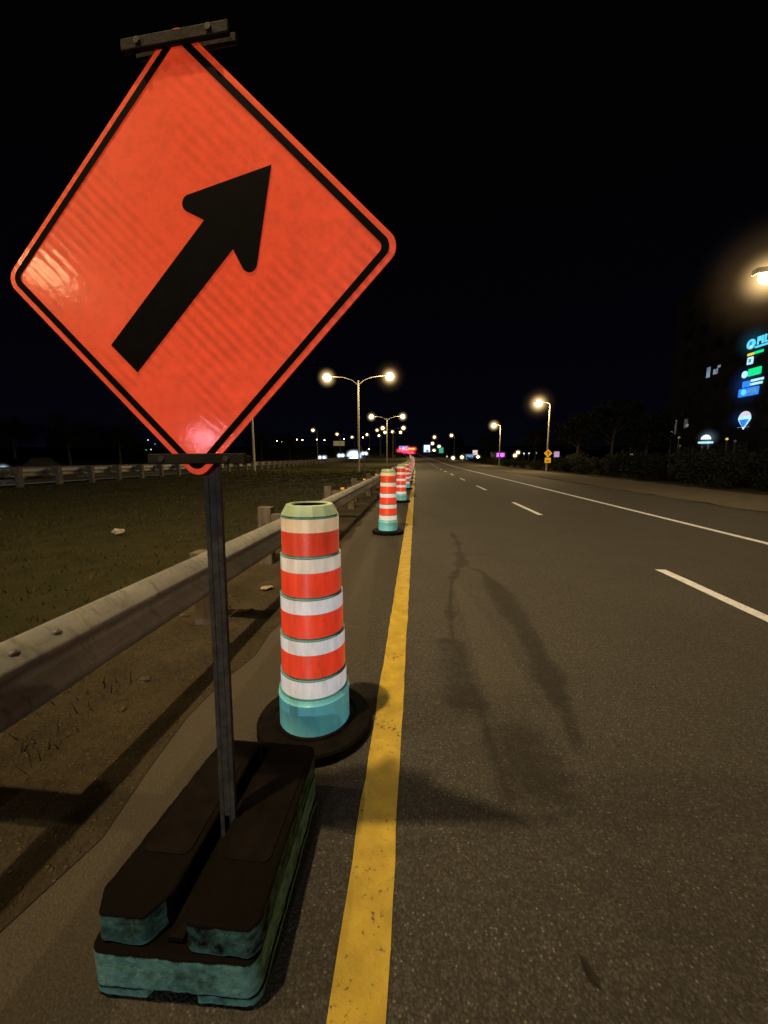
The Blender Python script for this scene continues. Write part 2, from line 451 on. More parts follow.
# road: fine cells where the worn joint and the tar lines lie
def lin(a, b, n): return [a + (b - a) * k / n for k in range(n + 1)]
xr = [-1.30, -.9, -.5, -.1] + lin(.1, 1.5, 70) + [1.8, 2.4, 3.2, 4, 5, 6, 7, 8, 9.4]
yr = [-60, -30, -10, -2, 0, .4] + lin(.6, 7.5, 230) + [8, 9, 10, 12, 14, 17, 20, 25] + YS[6:]
road = sheet('road', xr, yr, 0, M['asphalt'])
def seg_d(p, a, b):
    ax, ay = a; bx, by = b
    t = max(0, min(1, ((p[0] - ax) * (bx - ax) + (p[1] - ay) * (by - ay)) / ((bx - ax) ** 2 + (by - ay) ** 2)))
    return math.hypot(p[0] - ax - t * (bx - ax), p[1] - ay - t * (by - ay))
def gp_(x, y):
    d = ray(x, y); q = d * (-H / d.z); return (q.x, q.y)
tarL = [gp_(*q) for q in ((433, 505), (447, 525), (458, 543), (462, 562), (452, 580), (450, 605), (452, 634), (466, 672), (482, 715), (494, 752), (508, 796))]
tarR = [gp_(*q) for q in ((466, 566), (482, 572), (496, 588), (524, 628), (550, 677), (567, 716), (578, 745))]
def poly_d(p, pl): return min(seg_d(p, a, b) for a, b in zip(pl, pl[1:]))
_r = random.Random(77)
wob = [[_r.uniform(.15, 1.5) for _ in range(60)] for _ in range(3)]
def wb(i, y, f=6.0):
    q = y * f; k = int(q) % 58; u = q - int(q)
    return wob[i][k] * (1 - u) + wob[i][k + 1] * u
at_t = road.data.attributes.new('tar', 'FLOAT', 'POINT'); at_p = road.data.attributes.new('pale', 'FLOAT', 'POINT')
for i, v in enumerate(road.data.vertices):
    x, y = v.co.x, v.co.y
    if not (-.1 < x < 1.6 and .5 < y < 8): continue
    w = 0
    dl = poly_d((x, y), tarL); dr = poly_d((x, y), tarR)
    wl = .030 + .022 * math.sin(y * 5.1) ** 2 + (.02 if y > 4.6 else 0)
    wl *= wb(0, y)
    w = max(w, 1 - dl / (wl * 1.6) if dl < wl * 1.6 else 0)
    if 2.0 < y < 3.0: w = max(w, .85 * max(0, 1 - abs(x - .30) / .17) * min(1, (y - 2.0) / .12))
    wr = (.075 if y > 2.4 else .05) * (.60 + .6 * wb(1, y, 4.0)) * (1 if y < 4.3 else max(.1, 1 - (y - 4.3) / .9))
    w = max(w, min(1, 1.5 * (1 - dr / (wr * 1.7))) * max(0, min(1, (y - 1.62) / .7)) if dr < wr * 1.7 else 0)
    if 1.35 < y < 2.05: w = max(w, .95 * max(0, 1 - abs(x - .56) / .24) * min(1, (2.05 - y) / .12) * min(1, (y - 1.35) / .25))
    if y < 1.7: w = max(w, .16 * max(0, 1 - abs(x - .78) / .6) * min(1, (1.7 - y) / .4))
    at_t.data[i].value = min(1, w)
    if 2.0 < y < 4.9 and dl > .03 and x > .45:
        xl = .42; xrgt = .80 if y < 2.8 else .80 - (y - 2.8) * .14
        if xl < x < xrgt - .06: at_p.data[i].value = .5 * min(1, (y - 2.0) / .3)

for v in road.data.vertices:
    v.co.z += 0.0
dirt = sheet('dirt_verge', [-3.1, -2.6, -2.1, -1.7, -1.22], [-10 + .35 * k for k in range(120)] + [34, 38, 44, 50, 60, 70, 80, 90, 100, 115, 130, 150], .004, M['dirt'], edge=.06,
             zf=lambda x, y: (random.uniform(.0, .035) if x < -1.5 else 0) - (.03 if x < -2.9 else 0))
grav = sheet('gravel_shoulder', [9.3, 10.5, 12, 13.7], [-10 + 1.0 * k for k in range(70)] + [64, 70, 80, 90, 100, 115, 130, 150, 170, 190, 230], .006, M['gravel'], edge=.15,
             zf=lambda x, y: random.uniform(0, .03))
far_road = sheet('far_carriageway', [-32.5, -21.2], YS, .012, M['asphalt_far'])

def strip(name, x0, x1, ys, m, z=.004, fx=None):
    bm = bmesh.new(); prev = None
    for y in ys:
        o = (fx(y) if fx else 0) + cx(y)
        j0 = random.uniform(-.004, .004) if y < 12 else 0; j1 = random.uniform(-.004, .004) if y < 12 else 0
        cur = (bm.verts.new((x0 + o + j0, y, z + gz(y))), bm.verts.new((x1 + o + j1, y, z + gz(y))))
        if prev: bm.faces.new((prev[0], prev[1], cur[1], cur[0]))
        prev = cur
    o = obj(name, bm, m); return tag(o, kind='structure')
yl = [-10, -4, -1] + lin(0, 12, 100) + YS[6:26]
strip('edge_line', -.215, -.060, yl, M['yellow_paint'])
strip('edge_line', 5.88, 6.02, YS[:26], M['white_paint'], fx=lambda y: .008 * min(max(0, y), 35))
strip('edge_line', -21.9, -21.75, YS[:26], M['white_paint'], z=.016)
y0 = 2.32
k = 0
while y0 + 7.75 * k < 200:
    a = y0 + 7.75 * k
    strip('lane_line', 3.14, 3.27, lin(a, a + 2.85, 6), M['white_paint'])
    strip('lane_line', -26.9, -26.77, lin(a + 3, a + 5.85, 6), M['white_paint'], z=.016)
    k += 1

# ------------------------------------------------------------------ grass in the median
def blades(name, n, xr_, yr_, hmin, hmax, m, pw=1.6):
    vs, fs = [], []
    for i in range(n):
        u = random.random() ** pw
        y = yr_[0] + (yr_[1] - yr_[0]) * u
        x = random.uniform(*xr_)
        if name == 'grass' and x > -2.6 and random.random() < .75: continue
        if name == 'weeds' and math.sin(y * 3.3 + x * 2) + math.sin(y * 1.23 - 1) < .55: continue
        if math.sin(x * 1.7 + y * .6) * math.sin(y * 1.1 - x * .7) < -.45 and random.random() < .8: continue
        h = random.uniform(hmin, hmax) * (1 + .03 * y); w = .004 + .0016 * y
        a = random.uniform(0, 6.283); b = random.uniform(.0, .7) * h; c = random.uniform(0, 6.283)
        z = -.02 + median_z(x, y)
        k = len(vs)
        vs += [(x - w * math.cos(a), y - w * math.sin(a), z), (x + w * math.cos(a), y + w * math.sin(a), z), (x + b * math.cos(c), y + b * math.sin(c), z + h)]
        fs.append((k, k + 1, k + 2))
    me = bpy.data.meshes.new(name); me.from_pydata(vs, [], fs)
    o = new_obj(name, me, m); return tag(o, 'short dark grass covering the median between the two guardrails', None, None, 'stuff')
blades('grass', 60000, (-19.4, -2.0), (1.2, 60), .015, .065, M['blade'])

blades('weeds', 5200, (-2.95, -1.72), (1.0, 34), .03, .13, M['weed'], 1.4)['label'] = 'sparse dry weeds in the dirt behind and under the near guardrail'

# ------------------------------------------------------------------ the warning sign
SC = Vector((-.661, 1.145, 2.003)); SYAW, STILT, SROLL = -.070, -.0356, .0048
root = thing('construction_sign', 'large orange diamond roadwork sign with black diagonal arrow on a steel post', 'road sign', (-.648, 1.175, .0))
un = Vector((math.cos(SYAW), math.sin(SYAW), 0)); nn = Vector((math.sin(SYAW), -math.cos(SYAW), 0))
vv = Vector((0, 0, 1)) * math.cos(STILT) + nn * math.sin(STILT)
uu = un * math.cos(SROLL) + vv * math.sin(SROLL); v2 = vv * math.cos(SROLL) - un * math.sin(SROLL); nf = uu.cross(v2)
SM = Matrix.Translation(SC - root.location) @ Matrix((uu, v2, nf)).transposed().to_4x4()
def off(z): return SM @ Matrix.Translation((0, 0, z))
hd = .622
dia = rounded([(0, hd), (-hd, 0), (0, -hd), (hd, 0)], .045, 10)
pn = new_obj('sign_panel', bpy.data.meshes.new('sign_panel'), None, root)
bm = bmesh.new(); prism(bm, dia, Matrix(), -.004)
bmesh.ops.recalc_face_normals(bm, faces=bm.faces); bm.to_mesh(pn.data); bm.free(); pn.data.materials.append(M['sign_orange']); pn.matrix_local = SM
# black border ring, 1.5 mm proud of the panel
bm = bmesh.new()
o_ = rounded([(0, hd - .022), (-hd + .022, 0), (0, -hd + .022), (hd - .022, 0)], .034, 10)
i_ = rounded([(0, hd - .050), (-hd + .050, 0), (0, -hd + .050), (hd - .050, 0)], .018, 10)
A = [bm.verts.new((x, y, .0015)) for x, y in o_]; B = [bm.verts.new((x, y, .0015)) for x, y in i_]
for k in range(len(A)): bm.faces.new((A[k], A[(k + 1) % len(A)], B[(k + 1) % len(A)], B[k]))
b_ = obj('border', bm, M['sign_black'], root); b_.matrix_local = SM
# arrow (axis a towards the upper right)
def ab(a, b): return ((a - b) * math.sqrt(.5), (a + b) * math.sqrt(.5))
bo = -.022
ar = [ab(-.338, bo + .059), ab(-.338, bo - .059), ab(.120, bo - .059), ab(.083, bo - .178), ab(.350, bo), ab(.083, bo + .178), ab(.120, bo + .059)]
ar = rounded(ar, [0, 0, 0, .023, 0, .023, 0], 10)
bm = bmesh.new(); prism(bm, ar, Matrix.Translation((0, 0, .0008)), .0012)
b_ = obj('arrow', bm, M['sign_black'], root); b_.matrix_local = SM
for vpos, tw in ((.570, .0), (-.556, .0)):
    bm = bmesh.new(); box(bm, (0 if vpos > 0 else .004, vpos, .009), (.318, .031, .014), .003)
    box(bm, (.016, vpos - .002, -.016), (.300, .024, .012), .003)
    box(bm, (0, vpos, -.030), (.07, .05, .02), .003)
    cb = obj('clamp_bar', bm, M['rail_clamp'], root); cb.matrix_local = SM
    for bx_ in (-.105, .105):
        bm = bmesh.new(); prism(bm, [(.009 * math.cos(k * 1.0472), .009 * math.sin(k * 1.0472)) for k in range(6)], Matrix.Translation((bx_, vpos, .0155)), .007)
        bmesh.ops.recalc_face_normals(bm, faces=bm.faces); q_ = obj('bolt', bm, M['post_steel'], cb)
# post: open channel with turned-out lips
bm = bmesh.new()
pw, pd, pt = .052, .034, .0045
prof = [(-pw / 2, 0), (-pw / 2 + .014, 0), (-pw / 2 + .014, -pd + pt), (pw / 2 - .014, -pd + pt), (pw / 2 - .014, 0), (pw / 2, 0),
        (pw / 2, -pt), (pw / 2 - .014 + pt, -pt), (pw / 2 - .014 + pt, -pd), (-pw / 2 + .014 - pt, -pd), (-pw / 2 + .014 - pt, -pt), (-pw / 2, -pt)]
prism(bm, [(x, -y) for x, y in prof], Matrix.Translation((0, -.002, .13)), 2.45)
PT = Matrix.Translation((0, 0, 1.9)) @ Matrix.Rotation(R(-2.6), 4, 'X') @ Matrix.Rotation(R(-.55), 4, 'Y') @ Matrix.Translation((.012, 0, -1.9))
b_ = obj('post', bm, M['post_steel'], root); b_.matrix_local = PT
bm = bmesh.new(); box(bm, (0.0, .004, 1.08), (.022, .012, 1.66), .002)
b_ = obj('inner_bar', bm, M['post_steel'], root); b_.matrix_local = PT

# ballast slabs on the shoulder
def slab_outline(x0, x1, y0, y1, r): return rounded([(x0, y0), (x1, y0), (x1, y1), (x0, y1)], r, 5)
def solid(bm, poly, z0, z1, bev):
    prism(bm, poly, Matrix.Translation((0, 0, z0)), z1 - z0)
    es = [e for e in bm.edges if len(e.link_faces) == 2 and e.calc_face_angle(0) > R(60)]
    bmesh.ops.bevel(bm, geom=es, offset=bev, segments=3, affect='EDGES', profile=.6)
lo = thing('ballast_block', 'lower teal ballast block lying directly on the shoulder under the sign post', 'sign ballast', (-.632, 1.115, 0), R(.8), 'ballast blocks weighting the sign post')
bm = bmesh.new(); w, l = .235, .325
poly = [(-w, -l), (-.075, -l), (-.065, -l + .022), (.055, -l + .022), (.065, -l), (w, -l), (w, l), (-w, l)]
solid(bm, rounded(poly, [.035, .004, .004, .004, .004, .035, .035, .035], 5), .010, .040, .006)
worn(obj('foot', bm, M['ballast_low'], lo)); 
bm = bmesh.new(); solid(bm, slab_outline(-w + .004, w - .004, -l - .004, l - .004, .035), .0405, .152, .022)
worn(obj('slab', bm, M['ballast_low'], lo))
bm = bmesh.new(); box(bm, (0, 0, .006), (.43, .58, .012), .002); obj('underside', bm, M['rubber'], lo)
up = thing('ballast_block', 'upper dark worn ballast block with a centre slot, stacked on the teal one', 'sign ballast', (-.628, 1.128, .1525), R(-.6), 'ballast blocks weighting the sign post')
bm = bmesh.new(); w, l, s = .238, .326, .026
poly = [(-w, -l), (-s, -l), (-s, .035), (s, .035), (s, -l), (w, -l), (w, l), (-w, l)]
poly = [(-w, -l + .06), (-w + .035, -l), (-s - .05, -l), (-s - .008, -l + .07), (-s, l - .03), (s, l - .03), (s, -l + .04), (s + .02, -l), (w - .02, -l), (w, -l + .03), (w - .02, l), (-w + .04, l)]
solid(bm, rounded(poly, [.02, .02, .02, .02, .012, .012, .02, .02, .02, .02, .04, .04], 4), .001, .092, .024)
worn(obj('slab', bm, M['ballast_top'], up))
bm = bmesh.new(); box(bm, (0, -.02, .012), (.046, .58, .016), .002); obj('slot_filler', bm, M['rubber'], up)
bm = bmesh.new(); box(bm, (.055, l - .005, .05), (.085, .02, .05), .004); obj('grip_recess_shade', bm, M['hole_shade'], up)  # solid dark block painted as the shade inside a recess
for sx in (-1, 1):
    bm = bmesh.new(); prism(bm, rounded([(-.075, -.17), (.075, -.17), (.075, .21), (-.075, .21)], .02, 4), Matrix.Translation((sx * .128, .01, .0915)), .004)
    obj('raised_pad', bm, M['rubber'], up)

# ------------------------------------------------------------------ the barrels
def drum(name_label, films):
    t = thing('traffic_barrel', name_label, 'traffic barrel', (0, 0, 0), 0, 'striped barrels along the yellow line')
    secs = [(1.184, .996, .1435), (.990, .790, .1515), (.783, .582, .1590), (.574, .373, .1660), (.364, .270, .1720)]
    prof = [(.150, .262), (.1805, .262), (.178, .270)]
    for zt, zb, r in reversed(secs):
        prof += [(r, zb + .001), (r, zt - .004), (r + .002, zt - .0035), (r + .002, zt), (r - .006, zt + .002)]
    prof += [(.120, 1.186)]
    bm = bmesh.new(); lathe(bm, prof, 48); smooth_angle(obj('drum_body', bm, M['teal_plastic'], t), 35)
    bm = bmesh.new(); lathe(bm, [(.150, .040), (.186, .040), (.1845, .222), (.187, .226), (.187, .236), (.1838, .240), (.182, .2615), (.170, .2617)], 48); smooth_angle(obj('drum_foot', bm, M['teal_foot_glow'], t), 35)
    bm = bmesh.new(); lathe(bm, [(.139, 1.187), (.1435, 1.192), (.120, 1.236), (.116, 1.241), (.094, 1.242), (.091, 1.236), (.089, 1.15), (0, 1.148)], 14, sx=1)
    smooth_angle(obj('top_cap', bm, M['teal_cap'], t), 12)
    bm = bmesh.new(); lathe(bm, [(.0875, 1.2355), (.085, 1.158), (0, 1.157)], 28)  # near-black liner: shade inside the cap hole put into the colour
    obj('cap_hole_shade', bm, M['hole_shade'], t)
    for i, (zt, zb, r) in enumerate(secs):
        zm = zb + (zt - zb) * (.62 if i < 4 else 0)
        rr = r + .0016
        def band(nm, a, b, mm):
            bm = bmesh.new(); lathe(bm, [(rr - .002, a), (rr, a + .001), (rr, b - .001), (rr - .002, b)], 48)
            smooth_angle(obj(nm, bm, mm, t), 35)
        band('white_band', zm + .0003, zt - .0045, M[films[i]])
        if i < 4: band('red_band', zb + .002, zm - .0003, M['red_dull_film' if i == 0 else 'red_film'])
    bm = bmesh.new(); lathe(bm, [(0, 0), (.296, 0), (.306, .010), (.306, .050), (.298, .062), (.225, .066), (.222, .060), (.205, .060), (.200, .070), (.188, .072), (.187, .05)], 56)
    smooth_angle(obj('rubber_base', bm, M['rubber'], t), 30)
    return t
ordn = ['nearest', 'second', 'third', 'fourth', 'fifth', 'sixth', 'seventh', 'eighth', 'ninth', 'tenth', 'eleventh', 'twelfth']
b0 = drum('nearest striped barrel, with a cream top band and teal foot, beside the sign post', ['cream_film', 'grey_film', 'white_film', 'white_film', 'white_film'])
b0.location = (-.533, 1.894, 0); b0.rotation_euler = (0, 0, R(8)); b0.scale = (1, 1, .985)
ys_b = [7.37, 12.74] + [12.74 + 5.4 * k for k in range(1, 24)]
for i, y in enumerate(ys_b):
    c = copy_tree(b0)
    x = -.53 if i == 0 else -.49 + .010 * min(i, 20)
    c.scale = (1, 1, 1); c.location = (x + cx(y) + random.uniform(-.03, .03) * (i > 1), y, gz(y)); c.rotation_euler = (random.uniform(-.008, .008), 0, random.uniform(0, 6))
    if i + 1 < len(ordn): c['label'] = ordn[i + 1] + ' striped barrel of the row, counted from the sign' if i else 'second striped barrel of the row, standing alone past the nearest one'
    else: c['label'] = 'small far striped barrel in the crowded end of the row'
    
# ------------------------------------------------------------------ guardrails
def w_profile():
    return [(0, 0), (.012, .004), (.070, .052), (.081, .066), (.083, .082), (.078, .098), (.020, .136), (.014, .150), (.014, .162), (.020, .176),
            (.076, .214), (.083, .226), (.084, .238), (.079, .249), (.012, .308), (0, .312)]
def sweep(bm, prof, ys, xoff, z0, th=.004, flip=1):
    outer = prof; inner = [(x - th, z) for x, z in prof]
    loop = outer + inner[::-1]
    prev = None
    for y in ys:
        cur = [bm.verts.new((xoff + flip * x + cx(y), y, z0 + z + gz(y))) for x, z in loop]
        if prev:
            n = len(cur)
            for k in range(n): bm.faces.new((prev[k], prev[(k + 1) % n], cur[(k + 1) % n], cur[k]))
        else: bm.faces.new(cur)
        prev = cur
    bm.faces.new(prev)
yg = [-6 + 1.9 * k for k in range(30)] + [52, 60, 70, 80, 90, 100, 110, 120, 130, 145, 160]
g1 = thing('guardrail', 'steel guardrail on timber posts right beside the shoulder and the striped barrels', 'guardrail', (0, 0, 0))
XB = -1.46
bm = bmesh.new(); sweep(bm, w_profile(), yg, XB, .488)
smooth_angle(obj('beam', bm, M['beam'], g1), 50)
def post_at(par, x, y, side, refl, top, blk):
    z = gz(y); xx = x + cx(y)
    j = random.uniform(-.02, .02)
    bm = bmesh.new(); box(bm, (xx + j, y, z + top / 2 - .15), (.18, .145, top + .3), .008, Matrix.Rotation(random.uniform(-.02, .02), 3, 'Y'))
    p = obj('post', bm, M['timber'], par)
    bm = bmesh.new(); bx0 = XB if side > 0 else x + .36
    xa = xx + side * .095; xb = (blk + cx(y))
    box(bm, ((xa + xb) / 2, y, z + .605), (abs(xb - xa) - .004, .12, .20), .006); obj('spacer_block', bm, M['timber'], p)
    if refl:
        bm = bmesh.new(); box(bm, ((xa + xb) / 2 + .02, y - .072, z + .755), (.085, .012, .05), .004)
        q = obj('reflector', bm, M['amber'], p)
        bm = bmesh.new(); box(bm, ((xa + xb) / 2 + .02, y - .062, z + .735), (.05, .008, .09), .002); obj('reflector_plate', bm, M['galv'], q)
for k in range(62):
    y = 1.2 + 1.9 * k - 1.9
    post_at(g1, -2.03 if k % 2 else -1.80, y, 1, k % 2 == 1 and k > 2, .80 if k % 2 else .655, XB + .002)
for k in range(12):
    bm = bmesh.new(); sweep(bm, [(x + .008, z + .002) for x, z in w_profile()], [1.06 + 3.81 * k, 1.44 + 3.81 * k], XB, .488)
    smooth_angle(obj('splice', bm, M['beam'], g1), 50)
for y in (1.165, 1.33, 4.97, 5.14, 8.78, 8.95, 12.6, 12.77):
    for dz in (.24, ):
        bm = bmesh.new()
        bmesh.ops.create_uvsphere(bm, u_segments=10, v_segments=6, radius=.016)
        bmesh.ops.transform(bm, matrix=Matrix.Translation((XB + .052, y, .488 + .280)) @ Matrix.Diagonal((.9, 1.3, .8, 1)), verts=bm.verts)
        obj('bolt', bm, M['galv'], g1, True)
g2 = thing('guardrail', 'far guardrail seen from behind, across the grass on the other side of the median', 'guardrail', (0, 0, 0))
bm = bmesh.new(); sweep(bm, [(x * 1.0, z * 1.62) for x, z in w_profile()], [-2 + 2.2 * k for k in range(20)] + [46, 52, 60, 70, 80, 90, 100, 110, 120, 130, 150], -20.30, .50, .004, -1)
smooth_angle(obj('beam', bm, M['beam'], g2), 50)
for k in range(48):
    y = 13.45 + 2.2 * k
    z = gz(y)
    bm = bmesh.new(); box(bm, (-19.9 + cx(y), y, z + .40), (.22, .24, 1.2), .01)
    p = obj('post', bm, M['timber'], g2)
    bm = bmesh.new(); box(bm, (-20.15 + cx(y), y, z + .76), (.27, .18, .40), .01); obj('spacer_block', bm, M['timber'], p)

# ------------------------------------------------------------------ street lamps
ico = bmesh.new(); bmesh.ops.create_icosphere(ico, subdivisions=3, radius=1.0); HZ = {}
me_h = bpy.data.meshes.new('light_bloom'); ico.to_mesh(me_h); ico.free()
def bloom(par, loc, r, m):  # glowing ball that stands in for lens bloom around a light
    if m not in HZ:
        me = me_h.copy(); me.materials.append(M[m]); HZ[m] = me
    o = bpy.data.objects.new('light_bloom', HZ[m]); COL.objects.link(o); o.parent = par; o.location = loc; o.scale = (r, r, r)
    return o
def spot(loc, power, col=(1, .70, .36), rad=.12, ang=165, rot=(0, 0, 0), par=None, blend=.6):
    l = bpy.data.lights.new('lamp_light', 'SPOT'); l.energy = power; l.color = col; l.shadow_soft_size = rad
    l.spot_size = R(ang); l.spot_blend = blend
    o = bpy.data.objects.new('lamp_light', l); COL.objects.link(o); o.location = loc; o.rotation_euler = rot
    if par is not None: o.parent = par
    return o

def head(par, c, dirx, bulb=.20, hz=1.1):
    bm = bmesh.new()
    prism(bm, rounded([(-.16, -.38), (.16, -.38), (.20, .1), (.12, .42), (-.12, .42), (-.20, .1)], .06, 3), Matrix.Translation((0, 0, 0)), .14)
    bmesh.ops.transform(bm, matrix=Matrix.Translation(c) @ Matrix.Rotation(-math.pi / 2 * dirx, 4, 'Z'), verts=bm.verts)
    hd_ = obj('luminaire', bm, M['lamp_shell'], par)
    bm = bmesh.new(); bmesh.ops.create_uvsphere(bm, u_segments=16, v_segments=10, radius=1)
    bmesh.ops.transform(bm, matrix=Matrix.Translation((c[0], c[1], c[2] - .06)) @ Matrix.Diagonal((bulb, bulb, bulb * .85, 1)), verts=bm.verts)
    obj('lens', bm, M['lamp_warm'], hd_, True)
    if hz: bloom(hd_, (c[0], c[1], c[2] - .08), hz, 'bloom_warm')

def double_lamp(label, y, xp=-6.2, arm=3.35, ht=9.95, bulb=.42, hz=1.3):
    t = thing('street_lamp', label, 'street lamp', (xp + cx(y), y, gz(y)), 0, 'double-armed street lamps in the median')
    bm = bmesh.new(); tube(bm, [(0, 0, -.1), (0, 0, .5), (0, 0, ht - .35)], [.13, .11, .075], 12); obj('pole', bm, M['pole'], t)
    for s in (-1, 1):
        bm = bmesh.new(); tube(bm, [(s * .05, 0, ht - .75), (s * .6, 0, ht - .32), (s * 1.5, 0, ht - .02), (s * (arm - .3), 0, ht + .13)], [.05, .045, .04, .035], 8)
        obj('arm', bm, M['pole'], t)
        head(t, (s * arm, 0, ht + .05), s, bulb, hz)
    return t
d1 = double_lamp('tallest nearest double-armed street lamp standing in the median', 42)
d2 = double_lamp('second double-armed street lamp in the median, half as tall as the nearest one', 84)
d3 = double_lamp('third double-armed median lamp, small, beyond the half-height one', 126)
d4 = double_lamp('smallest double-armed median lamp, farthest away near the traffic queue', 168)

def single_lamp(label, x, y, ht=7.45, arm=1.15, bulb=.34, hz=1.3, group='single-armed street lamps right of the road', s=-1, follow=True):
    xx = x + (cx(y) if follow else 0)
    t = thing('street_lamp', label, 'street lamp', (xx, y, gz(y)), 0, group)
    bm = bmesh.new(); tube(bm, [(0, 0, -.1), (0, 0, .4), (0, 0, ht - .3), (s * .05, 0, ht - .1), (s * .3, 0, ht + .03), (s * (arm - .3), 0, ht + .1)], [.12, .10, .075, .06, .05, .045], 10)
    obj('pole', bm, M['pole'], t)
    head(t, (s * arm, 0, ht + .02), s, bulb, hz)
    return t
q0 = at(769, 277, 12.9)
r0 = single_lamp('nearest bright street lamp at the edge of the road, glowing beside the lit shop signs', q0.x + 1.1, 12.9, q0.z + .06, 1.1, .24, 1.0)
bloom(r0, (-1.1, 0, q0.z), 2.0, 'bloom_soft')
r1 = single_lamp('street lamp with a yellow warning sign fixed low on its pole', 13.5, 41.4, 7.0)
bloom(r1, (-1.15, 0, 6.95), 2.0, 'bloom_soft')
bloom(d1, (3.35, 0, 9.9), 2.0, 'bloom_soft')
r2 = single_lamp('street lamp right of the road, behind the one that carries the yellow sign', 14.45, 69.0, 6.95)
r3 = single_lamp('dim street lamp near the green panel, right of the far lane', 17.0, 150, 8.2)
r4 = single_lamp('lamp just left of the green panel, far up the road', 14.0, 178, 8.0, hz=1.5, bulb=.3)
# left, beyond the other carriageway
lefts = [(313, 430, 112, 10.2, 'lone street lamp beyond the far carriageway, right of the sign edge'),
         (337, 434, 150, 12, 'taller lamp above the amber gantry sign'),
         (352, 437, 185, 12, 'small lamp left of the nearest double lamp pole, over the headlights'),
         (377, 430, 150, 12, 'small lamp between the first and second double lamp poles'),
         (367, 434.5, 180, 13, 'small lamp close right of the nearest double lamp pole'),
         (379, 435.5, 205, 12, 'lower small lamp tucked under the second double lamp'),
         (392.5, 431.6, 160, 12, 'small lone lamp right of the second double lamp pole')]
for px, py, Y, ht, lb in lefts:
    p = at(px, py, Y)
    g = gz(Y)
    single_lamp(lb, p.x + 1.2, Y, max(4, p.z - g), 1.2, (.26 + Y * .0008) * .8, (1.1 + Y * .005) * .62, 'small far lamps left of the road', -1, False)
# town lights, low on the skyline: small lamps on short posts
def town_light(px, py, Y, lb, mat_='lamp_warm', r=.3, hz='bloom_warm', hr=1.0):
    p = at(px, py, Y); g = min(gz(Y), p.z - 2.0)
    t = thing('town_lamp', lb, 'lamp', (p.x, Y, g), 0, 'lamps of the town on the skyline')
    hh = p.z - g
    bm = bmesh.new(); tube(bm, [(0, 0, -1.5), (0, 0, hh)], [.09, .06], 6); obj('pole', bm, M['lamp_shell'], t)
    bm = bmesh.new(); bmesh.ops.create_icosphere(bm, subdivisions=2, radius=r); bmesh.ops.translate(bm, verts=bm.verts, vec=(0, 0, hh)); obj('globe', bm, M[mat_], t, True)
    if hz: bloom(t, (0, 0, hh), hr, hz)
TL = [(281.6, 441.6, 'lamp alone between the sign edge and the lone street lamp'), (277, 441, 'faint lamp next to the lone one left of the street lamp pole'), (297, 439.6, 'left lamp of the pair left of the lone street lamp'),
      (302.5, 440, 'right lamp of the pair left of the lone street lamp'), (317, 439.6, 'low lamp just right of the lone street lamp'), (324.5, 440, 'low lamp left of the amber gantry sign'),
      (344, 439, 'low lamp right of the amber gantry sign'), (363, 437.5, 'low lamp by the nearest double lamp pole'), (369, 449, 'tiny lamp on the skyline right of the nearest double lamp pole'),
      (432.5, 443.5, 'bright lamp right of the white panel up the road'), (439, 446.5, 'lamp touching the green panel on its left'), (434, 450.5, 'lower lamp under the bright one by the white panel')]
for px, py, lb in TL: town_light(px, py, 230, lb, r=.26 if px < 400 else .5, hr=.8 if px < 400 else 1.9)
for i, (px, py, mt, lb) in enumerate([(134 + 16, 440, 'sign_white', 'white lamp left of the sign edge on the dark skyline'), (153, 449.5, 'sign_white', 'lower white lamp left of the sign on the skyline'),
                       (157, 444, 'sign_sky', 'pale lamp touching the lower left edge of the sign'), (148, 449.7, 'sign_green', 'green lamp beside the white ones left of the sign')]):
    town_light(px - 2, py, 150, lb, mt, .26, None)
for px, py, lb, mt in [(462, 457.3, 'bright warm lamp left of the sky-blue canopy', 'lamp_warm'), (478, 457, 'bright warm lamp right of the sky-blue canopy', 'lamp_warm'), (494, 457, 'warm lamp left of the violet shopfront', 'lamp_warm'),
                       (515, 455.5, 'bright warm lamp right of the violet shopfront', 'lamp_warm'), (518, 452.5, 'smaller lamp above the bright one right of the violet shopfront', 'lamp_warm'),
                       (524, 453.5, 'first white lamp of the short row toward the yellow sign', 'sign_white'), (529, 453.3, 'second white lamp of the short row toward the yellow sign', 'sign_white'), (536, 453, 'last white lamp of the short row before the yellow sign', 'sign_white'), (573, 456, 'dim lamp alone in the bushes right of the violet badge', 'win_dim'),
                       (453, 458, 'small lamp low by the roadside right of the green panel', 'lamp_warm'), (447, 456.5, 'pinkish lamp low under the green panel', 'sign_warmwhite')]:
    town_light(px, py, 110, lb, mt, .22 if mt != 'lamp_warm' else .30, 'bloom_warm' if mt == 'lamp_warm' else None, 1.1)
for px, py, lb, mt, Y in [(631, 455, 'yellow-white lamp low among the bushes right of the lamp pole', 'sign_warmwhite', 62), (679, 437.5, 'amber lamp below the lit strips of the office block', 'sign_amber', 58), (680, 446, 'faint lamp under the amber one below the office block', 'win_dim', 58),
                          (727, 439, 'yellowish lamp between the kiosk and the balloon sign', 'sign_yellow', 56), (735, 441, 'faint lamp right of the yellowish one near the balloon sign', 'win_dim', 56), (671.5, 432.5, 'small white lamp left of the lit strips', 'win_lit', 58)]:
    town_light(px, py, Y, lb, mt, .16 if px != 631 else .22, None)

